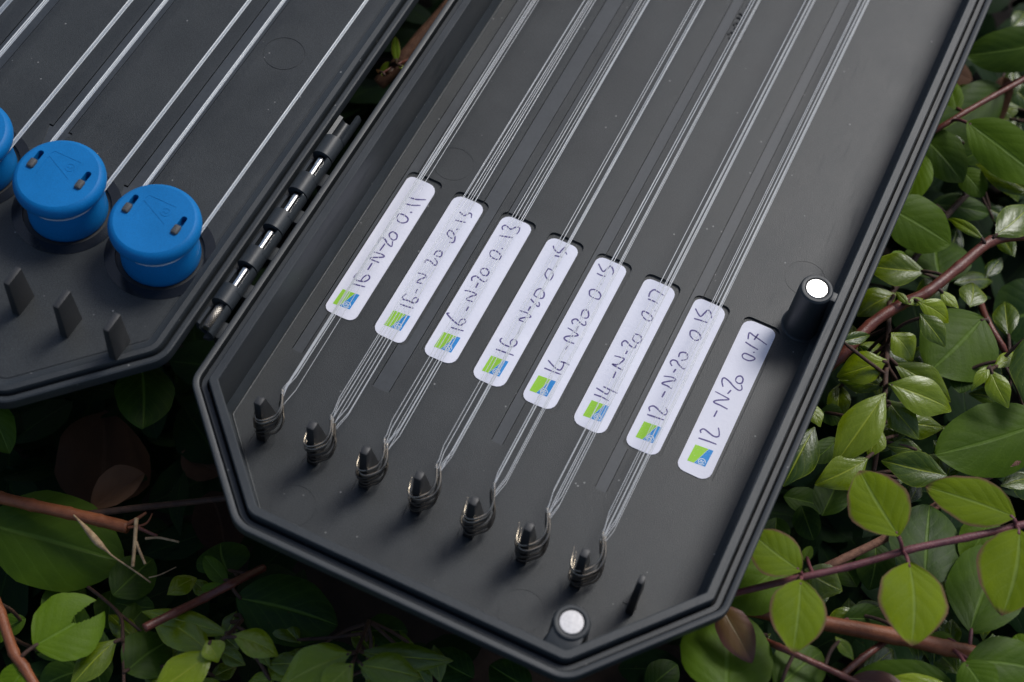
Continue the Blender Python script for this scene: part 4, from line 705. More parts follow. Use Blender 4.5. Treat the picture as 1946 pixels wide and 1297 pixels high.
fl[0] = Vector((edge[0].x, fl[0].y)); fl[1] = Vector(edge[1]); fl[2] = Vector((edge[2].x - 0.10, edge[2].y + 0.06))
flr = rounded(fl, [0.02, 0.06, 0.02, 0.02, 0.02, 0.02], 3)
floor = relief('floor_panel', flr, regs, 0.0, [m_floor, m_smooth]); put(floor, rig)
bm = bmesh.new()        # the rounded edge of the floor panel sloping down to the gutter
top = [Vector((edge[0].x, 29.3)), Vector((edge[1].x, edge[1].y + 0.03)), Vector((edge[1].x + 0.03, edge[1].y - 0.02)), Vector((fl[2].x, fl[2].y))]
inn = offset(OUT, 0.60); low = [Vector((inn[0].x, 29.3)), Vector((inn[1].x, inn[1].y)), Vector((inn[1].x + 0.02, inn[1].y - 0.02)), Vector((inn[2].x, inn[2].y))]
rows_ = []
for f_, z_ in ((-0.25, 0.0), (-0.08, 0.026), (0.05, 0.034), (0.18, 0.022), (0.30, -0.012), (1.0, -0.085)):
    rows_.append([bm.verts.new((*(p + (q - p) * f_), z_)) for p, q in zip(top, low)])
for a, c in zip(rows_, rows_[1:]):
    for k in range(3): bm.faces.new((a[k], a[k + 1], c[k + 1], c[k]))
put(from_bm('floor_bevel', bm, m_floor, angle=60), rig)
# worn moulded lettering on the floor panel, seen only in fragments beside the line
bm = bmesh.new()
for st in EMBOSS: tube(bm, [(x, y, 0.012) for x, y in (spline([(*q, 0) for q in st], 4) and [(v.x, v.y) for v in spline([(*q, 0) for q in st], 4)])], 0.027, 6)
put(from_bm('moulded_lettering', bm, m_dark), rig)  # darker plastic stands in for the small shadows of the raised letters

# pegs
def make_peg(x, w=0.13):
    bm = bmesh.new()
    hexa(bm, [(x - w, 0.06, -0.02), (x + w, 0.06, -0.02), (x + w, 0.30, -0.02), (x - w, 0.30, -0.02)],
         [(x - w * 0.72, 0.10, 1.68), (x + w * 0.72, 0.10, 1.68), (x + w * 0.72, 0.30, 1.68), (x - w * 0.72, 0.30, 1.68)], 0.035)
    hexa(bm, [(x - 0.07, 0.19, -0.02), (x + 0.07, 0.19, -0.02), (x + 0.07, 0.78, -0.02), (x - 0.07, 0.78, -0.02)],
         [(x - 0.05, 0.19, 1.60), (x + 0.05, 0.19, 1.60), (x + 0.05, 0.38, 1.54), (x - 0.05, 0.38, 1.54)], 0.02)
    return from_bm('peg', bm, m_dark, angle=40)
for i in range(8): put(make_peg(1.3 * i - 0.12, 0.125 if i < 7 else 0.095), rig)

# magnet posts
def post(cx, cy, web):
    bm = bmesh.new()
    lathe(bm, [(0.52, -0.02), (0.46, 0.03), (0.43, 0.12), (0.405, 1.50), (0.395, 1.60), (0.36, 1.645), (0.30, 1.65), (0.285, 1.645), (0.28, 1.56), (0.0, 1.56)], 40, (cx, cy))
    if web == 'rim':
        hexa(bm, [(cx + 0.28, cy - 0.13, 0), (10.33, cy - 0.13, 0), (10.33, cy + 0.13, 0), (cx + 0.28, cy + 0.13, 0)],
             [(cx + 0.28, cy - 0.13, 1.60), (10.33, cy - 0.13, 1.60), (10.33, cy + 0.13, 1.60), (cx + 0.28, cy + 0.13, 1.60)], 0.03)
    else:
        hexa(bm, [(cx - 0.33, cy - 0.62, 0.9), (cx + 0.36, cy - 0.62, 0.9), (cx + 0.36, cy - 0.1, 0.9), (cx - 0.33, cy - 0.1, 0.9)],
             [(cx - 0.33, cy - 0.62, 1.565), (cx + 0.36, cy - 0.62, 1.565), (cx + 0.36, cy - 0.1, 1.61), (cx - 0.33, cy - 0.1, 1.61)], 0.04)
    o = from_bm('magnet_post', bm, m_rim, angle=30); put(o, rig)
    bm = bmesh.new()
    lathe(bm, [(0.262, 1.45), (0.262, 1.628), (0.25, 1.643), (0.0, 1.644)], 36, (cx, cy))
    mg = from_bm('magnet', bm, m_magnet, angle=30); mg.parent = o; mg.matrix_parent_inverse = Matrix.Identity(4)
    return o
post(9.80, 8.76, 'rim'); post(8.06, -1.30, 'edge')

# ---- shallow half on the left
OUTL = [(-30.0, 30.0), (-30.0, -2.42), (-5.02, -2.42), (-2.50, 0.20), (-2.50, 30.0)]
RL = [0.4, 0.4, 0.8, 0.75, 0.4]
H2 = 1.60
profL = [(1.6, 0.30), (1.0, 0.32), (0.85, 0.42), (0.14, 1.18), (0.0, 1.26), (0.0, 1.50), (0.015, 1.535), (0.05, 1.555), (0.13, 1.555), (0.165, 1.53), (0.17, 1.25), (0.235, 1.25), (0.245, 1.58), (0.265, 1.615),
         (0.38, 1.625), (0.40, 1.612), (0.53, 1.600), (0.55, 1.575), (0.60, 1.575)]
riml = sweep('rim', OUTL, profL, RL, m_rim, None); put(riml, rig)
BOB = [(-4.05, 2.55), (-6.56, 2.59), (-9.07, 2.62)]
ZF = 1.59
regl = []
for x0, x1, y0 in ((-8.20, -7.74, 4.43), (-5.70, -5.22, 3.75), (-10.7, -10.24, 4.4)):
    regl.append(([Vector(p) for p in ((x0, y0), (x1, y0), (x1, 30.5), (x0, 30.5))], ZF - 0.07, 0))
    regl.append(([Vector(p) for p in ((x0 + 0.02, y0 - 0.03), (x1 - 0.02, y0 - 0.03), (x1 - 0.02, 30.5), (x0 + 0.02, 30.5))], ZF - 0.012, 1))
    regl.append(([Vector(p) for p in ((x0 - 0.08, y0), ((x0 + x1) / 2, y0 - 1.1), (x1 + 0.08, y0))], ZF - 0.012, 1))
    for q0, q1 in ((x0 - 0.09, x0 + 0.02), (x1 - 0.02, x1 + 0.09)): regl.append(([Vector(p) for p in ((q0, y0 - 0.02), (q1, y0 - 0.02), (q1, y0 + 0.018), (q0, y0 + 0.018))], ZF - 0.07, 0))
regl.append((circle(-4.50, 9.0, 0.52), ZF - 0.010, 0)); regl.append((circle(-4.50, 9.0, 0.502), ZF, 0))
for bx, by in BOB:
    regl.append((circle(bx, by - 0.03, 1.26, 64), ZF + 0.012, 2)); regl.append((circle(bx, by - 0.03, 1.02, 64), ZF - 0.08, 3))
fll = rounded(offset(OUTL, 0.585), [0.05, 0.05, 0.3, 0.2, 0.05], 5)
floorl = relief('floor_panel', fll, regl, ZF, [m_floor, m_smooth, m_gloss, m_dark]); put(floorl, rig)
# fins
for fx in (-5.98, -4.73, -3.48):
    bm = bmesh.new()
    hexa(bm, [(fx - 0.10, -0.36, ZF - 0.02), (fx + 0.10, -0.36, ZF - 0.02), (fx + 0.10, 0.24, ZF - 0.02), (fx - 0.10, 0.24, ZF - 0.02)],
         [(fx - 0.075, -0.33, ZF + 1.22), (fx + 0.075, -0.33, ZF + 1.22), (fx + 0.075, 0.16, ZF + 1.22), (fx - 0.075, 0.16, ZF + 1.22)], 0.03)
    put(from_bm('fin', bm, m_dark, angle=40), rig)
# ---- hinge
HX, HZ = -2.15, 1.46
def shell(bm, y0, y1, r, a0, a1, th, seg=14):
    o_, i_ = [], []
    for y in (y0, y1):
        o_.append([bm.verts.new((HX + r * math.cos(a0 + (a1 - a0) * k / seg), y, HZ + r * math.sin(a0 + (a1 - a0) * k / seg))) for k in range(seg + 1)])
        i_.append([bm.verts.new((HX + (r - th) * math.cos(a0 + (a1 - a0) * k / seg), y, HZ + (r - th) * math.sin(a0 + (a1 - a0) * k / seg))) for k in range(seg + 1)])
    for k in range(seg):
        bm.faces.new((o_[0][k], o_[0][k + 1], o_[1][k + 1], o_[1][k])); bm.faces.new((i_[0][k + 1], i_[0][k], i_[1][k], i_[1][k + 1]))
        for e in (0, 1): bm.faces.new((o_[e][k], i_[e][k], i_[e][k + 1], o_[e][k + 1]))
    for k in (0, seg): bm.faces.new((o_[0][k], o_[1][k], i_[1][k], i_[0][k]))
kn = [(6.70, 7.28), (5.50, 6.04), (4.32, 4.84), (3.16, 3.66), (2.02, 2.50)]
wins = [(6.04, 6.70), (4.84, 5.50), (3.66, 4.32), (2.50, 3.16), (1.30, 2.02)]
for y0, y1 in kn:
    bm = bmesh.new(); shell(bm, y0, y1, 0.265, 0, 2 * math.pi * 0.9999, 0.15, 28)
    put(from_bm('hinge_knuckle', bm, m_rim, angle=35), rig)
for y0, y1 in wins:     # open cradles between the knuckles
    bm = bmesh.new()
    shell(bm, y0 - 0.10, y1 - 0.04, 0.272, R(-95), R(50), 0.08, 12)
    shell(bm, y0 + 0.02, y1 - 0.22, 0.25, R(140), R(265), 0.07, 8)
    box(bm, HX + 0.20, -1.74, y0 - 0.02, y1 - 0.30, 1.05, 1.38, 0.02)
    box(bm, -2.52, HX - 0.22, y0 + 0.15, y1 + 0.15, 1.02, 1.30, 0.02)
    put(from_bm('hinge_cradle', bm, m_rim, angle=35), rig)
for (y0, y1) in wins:
    bm = bmesh.new()
    if y0 > 2: tube(bm, [(HX, y0 + 0.005, HZ + 0.01), (HX, y1 - 0.06, HZ + 0.01)], 0.100, 16)
    else:
        N = 26
        for k in range(12):     # knurled end of the steel pin
            tube(bm, [(HX + 0.095 * math.cos(0.5236 * k + t * 0.16), y0 + 0.05 + (y1 - y0 - 0.1) * t / N, HZ + 0.095 * math.sin(0.5236 * k + t * 0.16)) for t in range(N)], 0.02, 5)
            tube(bm, [(HX + 0.095 * math.cos(0.5236 * k - t * 0.16), y0 + 0.05 + (y1 - y0 - 0.1) * t / N, HZ + 0.095 * math.sin(0.5236 * k - t * 0.16)) for t in range(N)], 0.02, 5)
        tube(bm, [(HX, y0 + 0.04, HZ), (HX, y1, HZ)], 0.085, 14)
    put(from_bm('hinge_pin', bm, m_steel if y0 > 2 else m_knurl, angle=50), rig)
bm = bmesh.new()        # open gutter at the far end of the hinge
shell(bm, 7.28, 8.0, 0.25, R(160), R(300), 0.10, 12); shell(bm, 7.28, 8.15, 0.275, R(-60), R(40), 0.09, 10)
put(from_bm('hinge_cradle', bm, m_rim, angle=35), rig)

# ================================================================ paper labels
TXT = ['16-N-20 0.11', '16-N-20 0.15', '16-N-20 0.13', '16-N-20 0.15', '14-N-20 0.15', '14-N-20 0.17', '12-N-20 0.15', '12-N-20 0.17']
DESC = ['white paper label handwritten 16-N-20 0.11, nearest the hinge', 'white paper label handwritten 16-N-20 0.15, second from the hinge',
        'white paper label handwritten 16-N-20 0.13, third from the hinge', 'white paper label handwritten 16-N-20 0.15, fourth from the hinge',
        'white paper label handwritten 14-N-20 0.15, fifth from the hinge', 'white paper label handwritten 14-N-20 0.17, third from the outer wall',
        'white paper label handwritten 12-N-20 0.15 with lines crossing it', 'white paper label handwritten 12-N-20 0.17 with no line over it, by the magnet post']
ZL = -0.040
def ribbon(bm, pts, w0, z, rg):
    P = spline([(*q, 0) for q in pts], 5); nP = len(P); L_ = []; R_ = []
    for i, q in enumerate(P):
        t = (P[min(i + 1, nP - 1)] - P[max(i - 1, 0)])
        if t.length < 1e-6: t = Vector((1, 0, 0))
        t.normalize(); nrm = Vector((-t.y, t.x, 0)); wv = w0 * (0.78 + 0.35 * math.sin(3.0 * i / nP + 0.4) + rg.uniform(-0.1, 0.1))
        L_.append(bm.verts.new((q.x + nrm.x * wv, q.y + nrm.y * wv, z))); R_.append(bm.verts.new((q.x - nrm.x * wv, q.y - nrm.y * wv, z)))
    for i in range(nP - 1): bm.faces.new((L_[i], L_[i + 1], R_[i + 1], R_[i]))
def flat(name, pts, z, material, parent, holes=None):
    bm = bmesh.new(); bm.faces.new([bm.verts.new((*p, z)) for p in pts])
    bmesh.ops.triangulate(bm, faces=bm.faces)
    for f in bm.faces:
        f.normal_update()
        if f.normal.z < 0: f.normal_flip()
    me = bpy.data.meshes.new(name); bm.to_mesh(me); bm.free()
    return put(link(name, me, material, None, False), parent)
for i in range(8):
    rg = random.Random(50 + i)
    bx, by = LOGO[i]
    x0 = max(1.3 * i - 0.585, bx - 0.635); x1 = x0 + 0.82; y0 = by - 0.335; y1 = y0 + 4.50
    y0 = max(y0, 3.79); y1 = min(y1, 8.37)
    t = thing('paper_label', ((x0 + x1) / 2, (y0 + y1) / 2, -0.058), DESC[i], 'label', 'handwritten labels in a row')
    out = rounded([(x0, y0), (x1, y0 + rg.uniform(-0.02, 0.02)), (x1 + rg.uniform(-0.01, 0.01), y1), (x0 + rg.uniform(-0.01, 0.01), y1)], [rg.uniform(0.16, 0.25) for _ in range(4)], 4)
    bm = bmesh.new()
    tp = [bm.verts.new((v.x, v.y, ZL)) for v in out]; bt = [bm.verts.new((v.x, v.y, -0.0575)) for v in out]
    bm.faces.new(tp); bm.faces.new(bt[::-1])
    for k in range(len(tp)): bm.faces.new((tp[k], bt[k], bt[(k + 1) % len(tp)], tp[(k + 1) % len(tp)]))
    put(from_bm('paper', bm, m_paper, smooth=False), t)
    gx, gy = bx - 0.455, by - 0.055      # lower left corner of the printed logo
    lg = lambda u, v: (gx + u + 0.02 * v / 0.49, gy + v + 0.04 * u / 0.45)
    flat('green_block', [lg(0.0, 0.0), lg(0.165, 0.0), lg(0.318, 0.47), lg(0.0, 0.47)], ZL + 0.002, m_green, t)
    flat('blue_block', [lg(0.170, 0.0), lg(0.435, 0.0), lg(0.435, 0.47), lg(0.325, 0.47)], ZL + 0.002, m_bprint, t)
    cx, cy = lg(0.315, 0.095)
    bm = bmesh.new()
    ribbon(bm, [(cx + 0.082 * math.cos(a_ * 0.5), cy + 0.082 * math.sin(a_ * 0.5)) for a_ in range(13)], 0.009, ZL + 0.004, rg)
    ribbon(bm, [(cx - 0.05, cy - 0.03), (cx - 0.02, cy + 0.035), (cx + 0.01, cy - 0.01), (cx + 0.045, cy + 0.04)], 0.010, ZL + 0.004, rg)
    ribbon(bm, [(cx - 0.03, cy - 0.05), (cx + 0.02, cy - 0.045), (cx + 0.05, cy - 0.015)], 0.008, ZL + 0.004, rg)
    put(from_bm('emblem', bm, m_wprint, smooth=False), t)
    for st in INK[i]:
        bm = bmesh.new(); ribbon(bm, st, 0.0175, ZL + 0.003, rg)
        put(from_bm('ink_stroke', bm, m_ink, smooth=False), t)

# ================================================================ hook lengths on the pegs
lane_of = ['the peg nearest the hinge', 'the second peg from the hinge', 'the third peg from the hinge', 'the fourth peg from the hinge', 'the fifth peg from the hinge', 'the sixth peg from the hinge', 'the peg beside the empty one']
U = [(0.02, 1.06), (0.10, 0.90), (0.165, 0.76), (0.20, 0.64), (0.205, 0.50), (0.17, 0.36), (0.09, 0.24), (0.0, 0.14), (-0.12, 0.075), (-0.22, 0.09), (-0.285, 0.17), (-0.31, 0.26), (-0.345, 0.40), (-0.385, 0.54)]
for i in range(7):
    rg = random.Random(90 + i); nh = 7
    size = [0.86, 0.86, 0.88, 0.9, 0.96, 1.0, 1.04][i]
    sp = sorted(rg.uniform(-0.135, 0.135) for _ in range(nh))
    sp = [(-0.112, -0.100, -0.024, -0.012, 0.084, 0.096, 0.108)[k] + rg.uniform(-0.004, 0.004) for k in range(nh)]
    order = list(range(nh)); rg.shuffle(order)
    s_ = rg.uniform(-0.02, 0.02); far = [-0.115 + s_, -0.097 + s_, -0.012, 0.006, 0.050 - s_, 0.068 - s_, 0.086 - s_]
    zt = [1.0, 0.88, 0.86, 0.86, 0.94, 0.88, 0.86][i]
    for k in range(nh):
        t = thing('hook_length', (1.3 * i, 0.15, 0.2), ('topmost bright wire hook and clear line on ' if k == nh - 1 else 'one of the shade-darkened hooks stacked lower on ') + lane_of[i], 'hook length', 'hook lengths on ' + lane_of[i])
        z0 = zt + 0.10 - 0.118 * (nh - 1 - k) + rg.uniform(-0.02, 0.015)
        dx = 0.38 * sp[order[k]]; dy = rg.uniform(-0.03, 0.02) - (0.05 if k < nh - 1 else 0.04)
        cut = len(U) if k >= nh - 2 or rg.random() < 0.4 else rg.choice((10, 11, 12))
        P = [(1.3 * i + x * size + dx + 0.04 * (x > 0.1) * (nh - 1 - k) * 0.12, y * size + dy, z0 + 0.20 * max(y - 0.35, 0)) for x, y in U[:cut]]
        Ps = spline(P, 3); nn = len(Ps)
        rad = [0.025 if j < nn - 9 else 0.025 * (nn - j) / 9 + 0.002 for j in range(nn)]
        bm = bmesh.new(); tube(bm, Ps, rad, 8)
        hk = put(from_bm('hook', bm, m_hook if k >= nh - 2 else m_hookd), t)
        tag(hk)
        e = Vector(P[0])
        lx = P[0][0] + 0.012 + 0.62 * sp[order[k]]; zz = 1.12
        ye = e.y + 0.22
        bm = bmesh.new()
        tube(bm, [P[0], (P[0][0] + 0.006, e.y + 0.10, e.z + 0.006), (lx, ye + 0.25, e.z + 0.015), (lx * 0.6 + 0.4 * (1.3 * i + far[order[k]]) + rg.uniform(-0.008, 0.008), 9, e.z + (zz - e.z) * 0.28), (1.3 * i + far[order[k]] + rg.uniform(-0.008, 0.008), 29.4, zz)], [0.008, 0.008, 0.0070 + 0.0025 * (k % 2), 0.0076 + 0.0025 * (k % 2), 0.0115], 8)
        for q in range(4 if k >= nh - 2 else 0):      # whipping knot along the shank
            y_ = e.y - 0.02 - q * 0.026
            xw = P[0][0] + (e.y - y_) * 0.45
            tube(bm, [(xw + 0.028 * math.cos(a_), y_ + 0.008 * math.sin(a_ * 0.5), e.z - (e.y - y_) * 0.2 + 0.028 * math.sin(a_)) for a_ in [R(60) * b_ for b_ in range(7)]], 0.007, 5)
        put(from_bm('line', bm, m_line), t)

# ================================================================ blue bobbins
BD = ['blue plastic bobbin beside the hinge with line looped round it', 'blue plastic bobbin in the middle, with the largest whole blue disc left of another', 'blue plastic bobbin cut off by the left edge of the picture']
BD[1] = 'middle blue plastic bobbin, between the hinge one and the cut off one'
ZD = 2.92
for i, (bx, by) in enumerate(BOB):
    t = thing('bobbin', (bx, by, ZF - 0.08), BD[i], 'bobbin', 'blue bobbins in a row')
    bm = bmesh.new()
    lathe(bm, [(0.90, ZF - 0.079), (0.915, ZF - 0.05), (0.90, 1.75), (0.895, 2.30), (0.86, 2.36), (0.835, 2.42), (0.845, 2.51), (0.91, 2.55), (1.0, 2.575), (1.03, 2.615), (1.04, 2.67), (1.038, 2.74), (1.022, 2.80), (0.995, 2.85), (0.96, 2.885), (0.93, 2.905), (0.90, ZD)], 72, (bx, by), False, True)
    sp = put(from_bm('spool', bm, m_blue), t)
    S_ = lambda u, v: Vector((bx + u, by + v))
    slot = lambda cx: [S_(*q) for q in rrect(cx - 0.07, cx + 0.07, -0.12, 0.38, 0.065, 4)]
    rg_ = [(slot(-0.665), ZD - 0.20, 0), (slot(0.585), ZD - 0.20, 0)]
    top = [S_(-0.47, 0.40), S_(0.31, 0.03), S_(0.27, 0.50), S_(-0.42, 0.50)]
    bot = [S_(-0.46, 0.33), S_(-0.45, -0.27), S_(0.28, -0.27), S_(0.28, -0.02)]
    rg_ += [(bot, ZD - 0.007, 0), (top, ZD - 0.007, 0), (circle(bx + 0.13, by + 0.28, 0.115, 24), ZD, 0), (circle(bx + 0.13, by + 0.28, 0.092, 24), ZD - 0.007, 0),
            ([S_(0.06, 0.26), S_(0.10, 0.33), S_(0.13, 0.27), S_(0.18, 0.32), S_(0.19, 0.30), S_(0.14, 0.23), S_(0.10, 0.28), S_(0.07, 0.24)], ZD, 0)]
    cap = put(relief('top_face', circle(bx, by, 0.90, 72), rg_, ZD, [m_blue]), t)
    for cx in (-0.665, 0.585):
        bm = bmesh.new(); box(bm, bx + cx - 0.085, bx + cx + 0.085, by - 0.16, by + 0.09, ZD - 0.18, ZD + 0.075, 0.055)
        put(from_bm('retaining_pin', bm, m_pin, angle=60), t)
# line looped round each bobbin
def strands(bm, path, n, w, rad, rg):
    for k in range(n):
        off = (k - (n - 1) / 2) * w / max(n - 1, 1)
        tube(bm, [(x + nx * abs(off) * 0.15, y + ny * abs(off) * 0.15, z + off * 1.5 + rg.uniform(-0.004, 0.004)) for x, y, z, nx, ny in path], rad, 7)
LL = ['clear doubled line looped round the bobbin beside the hinge', 'clear doubled line looped round the middle blue bobbin', 'clear doubled line looped round the bobbin cut off at the left']
for i, (bx, by) in enumerate(BOB):
    rg = random.Random(7 + i); zz = 2.46; r = 0.87
    t = thing('looped_line', (bx, by, zz), LL[i], 'line', 'clear lines looped round the blue bobbins')
    path = [(bx + r + 0.03, 29.4, zz, 1, 0), (bx + r + 0.02, 14.0, zz, 1, 0), (bx + r, by + 0.1, zz, 1, 0)]
    path += [(bx + r * math.cos(a_), by + r * math.sin(a_), zz - 0.05 * math.sin(-a_) , math.cos(a_), math.sin(a_)) for a_ in [-math.pi * k / 22 for k in range(1, 22)]]
    path += [(bx - r, by + 0.1, zz, -1, 0), (bx - r - 0.01, 14.0, zz, -1, 0), (bx - r - 0.02, 29.4, zz, -1, 0)]
    bm = bmesh.new(); strands(bm, path, 3, 0.080, 0.019, rg)
    put(from_bm('strand', bm, m_elastic), t)
t = thing('looped_line', (-10.72, 8, 2.36), 'clear straight line nearest the top left corner of the picture', 'line', 'clear lines looped round the blue bobbins')
bm = bmesh.new(); strands(bm, [(-10.72, 2.3, 2.46, 1, 0), (-10.72, 14, 2.46, 1, 0), (-10.72, 29.4, 2.46, 1, 0)], 3, 0.085, 0.021, random.Random(1)); put(from_bm('strand', bm, m_elastic), t)

# ================================================================ hedge
def interp(tab, t):
    for (a, va), (b, vb) in zip(tab, tab[1:]):
        if t <= b:
            f = (t - a) / (b - a); f = f * f * (3 - 2 * f) if False else f
            return va + (vb - va) * f
    return tab[-1][1]
SHAPE = {
 'O': [(0, .03), (.03, .22), (.1, .52), (.2, .78), (.35, .97), (.5, 1.0), (.65, .93), (.78, .76), (.88, .54), (.95, .31), (.985, .14), (1, .015)],
 'G': [(0, .03), (.05, .14), (.12, .34), (.22, .62), (.35, .90), (.48, 1.0), (.60, .94), (.72, .74), (.83, .47), (.92, .25), (.97, .14), (1, .02)],
 'Y': [(0, .05), (.04, .24), (.12, .55), (.24, .84), (.38, .98), (.5, 1.0), (.62, .92), (.75, .74), (.86, .50), (.94, .27), (.98, .13), (1, .02)],
}
SHAPE['R'] = SHAPE['Y']; SHAPE['D'] = SHAPE['O']; SHAPE['B'] = SHAPE['O']
_leaf = {}
def leaf_mesh(ty, bend, fold, var):
    key = (ty, bend, fold, var)
    if key in _leaf: return _leaf[key]
    rg = random.Random(hash(key) & 0xffff if False else int(bend * 1000) * 7 + int(fold * 1000) * 13 + var * 101 + ord(ty))
    nt_, nv = {'D': (20, 12), 'B': (64, 48)}.get(ty, (18, 10))
    p1, p2, asym = rg.uniform(0, 6.28), rg.uniform(0, 6.28), rg.uniform(-0.04, 0.04)
    side = rg.uniform(-0.06, 0.06)
    vs = []; uvs = []
    for a in range(nt_ + 1):
        t = a / nt_; t = 0.5 - 0.5 * math.cos(math.pi * t) if a not in (0, nt_) else t; w_ = interp(SHAPE[ty], t) * 0.5
        for b in range(nv + 1):
            v = b / nv * 2 - 1
            wav = 0.018 * math.sin(9 * t + p1 + v * 1.5) * v * v
            x = v * w_ * (1 + asym * (1 if v > 0 else -1) + 0.02 * math.sin(17 * t + p2)) + side * math.sin(math.pi * t)
            dome = -0.10 * (v * w_ * 2) ** 2 if ty in 'OYB' else -0.11 * abs(v) ** 2.2 * w_ * 2
            z = fold * abs(v) * w_ * (1.6 if ty != 'G' else 1.15) + dome + wav - bend * (t ** 1.8) + 0.25 * bend * math.sin(math.pi * t)
            if ty == 'G' and t > 0.85: z -= 0.35 * bend * (t - 0.85) / 0.15
            if ty == 'D': z += 0.06 * math.sin(5 * t + p1) + 0.08 * v * math.sin(4 * t + p2)
            vs.append((x, t, z)); uvs.append(((v + 1) / 2, t))
    fs = []
    for a in range(nt_):
        for b in range(nv):
            f = (a * (nv + 1) + b, a * (nv + 1) + b + 1, (a + 1) * (nv + 1) + b + 1, (a + 1) * (nv + 1) + b)
            if ty == 'B':       # bitten leaf: a hollow eaten out of the tip side
                c = Vector([sum(vs[q][k] for q in f) / 4 for k in range(2)])
                if ((c.x + 0.02) / 0.10) ** 2 + ((c.y - 0.98) / 0.42) ** 2 < 1: continue
            fs.append(f)
    me = bpy.data.meshes.new('leaf'); me.from_pydata(vs, [], fs); me.update()
    ul = me.uv_layers.new(name='UVMap')
    for lp in me.loops: ul.data[lp.index].uv = uvs[lp.vertex_index]
    me.materials.append(LM[ty]); me.shade_smooth()
    _leaf[key] = me; return me
def leaf_matrix(P0, P1, nrm, W):
    P0, P1, nrm = Vector(P0), Vector(P1), Vector(nrm)
    y = P1 - P0; L_ = y.length; y.normalize(); z = (nrm - y * nrm.dot(y)).normalized(); x = y.cross(z)
    M = Matrix.Identity(4)
    for k in range(3): M[k][0] = x[k] * W; M[k][1] = y[k] * L_; M[k][2] = z[k] * (0.5 * W + 0.5 * L_)
    M.translation = P0; return M
_lv = [0]
def add_leaf(ty, tint, bend, fold, rest, parent, name='leaf'):
    me = leaf_mesh(ty, bend, fold, _lv[0] % 3); _lv[0] += 1
    o = bpy.data.objects.new(name, me); col.objects.link(o); o['tint'] = tint
    o.parent = parent; o.matrix_parent_inverse = Matrix.Translation(-parent.location)
    o.matrix_basis = leaf_matrix(rest[0:3], rest[3:6], rest[6:9], rest[9]); return o
def add_stem(key, material, parent, name='stem', taper=1.0, nodes=True):
    pts, rad = STEMS[key]; P = spline(pts, 8); nP = len(P); rg = random.Random(len(key) * 7)
    bm = bmesh.new()
    rr = []
    for j in range(nP):
        f = j / (nP - 1); r_ = rad * (1 + (taper - 1) * f) * (1 + 0.025 * math.sin(j * 0.9))
        if nodes and j % 8 == 0 and 0 < j < nP - 1: r_ *= 1.12
        rr.append(r_)
    tube(bm, P, rr, 12)
    return put(from_bm(name, bm, material), parent)
PL = [  # key, name, label, category, stems [(key, material, taper)]
 ('purple', 'honeysuckle_shoot', 'downy purple stem with paired young round leaves, right of the box corner', [('purple', m_purple, .8)]),
 ('red', 'creeper_stem', 'thick glossy dark red stem slanting behind the upper magnet post, outside the box', [('red', m_redstem, 1.1)]),
 ('shoot', 'glossy_shoot', 'upright dark twig crowded with glossy pointed leaves below the thick red stem', [('shoot', m_twig, .9)]),
 ('top', 'honeysuckle_shoot', 'thin brown red stem with a leaf pair at the top right corner', [('top', m_redstem, .95)]),
 ('twig', 'honeysuckle_shoot', 'broad dark green leaves on a hidden twig along the right rim, above the red stem', [('twig', m_twig, .9)]),
 ('sprig', 'leafy_sprig', 'small red sprig with bright narrow leaves and one big round leaf at right', [('sprig', m_redstem, .8), ('sprig2', m_twig, .7)]),
 ('hairy', 'creeper_stem', 'hairy brown stem passing under the purple shoot, with big dark leaves', [('hairy', m_hairy, .9)]),
 ('orange', 'creeper_stem', 'thick smooth orange brown stem at the lower right with large green leaves', [('orange', m_orange, 1.05)]),
 ('thin', 'creeper_stem', 'thin forked red brown stem below the thick orange one at bottom right', [('thin', m_redstem, .9), ('thin2', m_redstem, .9)]),
 ('broken', 'broken_stem', 'snapped red brown stem with splintered end over a large leaf at the lower left', [('broken', m_orange, 1.05), ('splint1', m_orange, .5), ('splint2', m_orange, .4), ('splint3', m_redstem, .6)]),
 ('leftstem', 'honeysuckle_shoot', 'red brown stem in the bottom left corner with a bitten leaf', [('leftstem', m_orange, .95)]),
 ('cut', 'cut_stem', 'red stem with a cut end pointing left, and dark round leaves, below the hinge', [('cut', m_redstem, 1.0)]),
 ('darktwig', 'thin_twig', 'thin dark vertical twig with two dull leaves near the bottom left', [('darktwig', m_twig, .9), ('darktwig2', m_twig, .8)]),
 ('lower', 'glossy_shoot', 'glossy yellow green shoot under the cut red stem end', [('lower', m_twig, .8)]),
 ('lowmid', 'glossy_shoot', 'glossy green rosette of pointed leaves at the bottom, below the box front edge', [('lowmid', m_twig, .8)]),
 ('gap', 'tiny_sprout', 'tiny yellow green sprout showing in the gap between the box halves', [('gap', m_redstem, .7)]),
]
for key, nm, lab, stems in PL:
    t = thing(nm, STEMS[stems[0][0]][0][0], lab, 'plant')
    for sk, mt, tp in stems: add_stem(sk, mt, t, 'stem' if not sk.startswith('splint') else 'splinter', tp, nodes=not sk.startswith('splint'))
    P = [Vector(p) for sk, _, _ in stems for p in spline(STEMS[sk][0], 8)]
    for r in LEAVES.get(key, []):
        add_leaf(r[0], r[1], r[2], r[3], r[4:], t)
        b0 = Vector(r[4:7]); q = min(P, key=lambda s: (s - b0).length)
        if (q - b0).length < 1.6:       # leaf stalk
            bm = bmesh.new(); mid_ = (q + b0) / 2 + Vector((0, 0, 0.05)); d_ = (Vector(r[7:10]) - b0).normalized() * 0.12
            tube(bm, spline([q, mid_, b0 + d_], 4), [0.045] * 8 + [0.03], 7); put(from_bm('leaf_stalk', bm, m_purple if key in ('purple', 'orange', 'top') else m_twig), t)
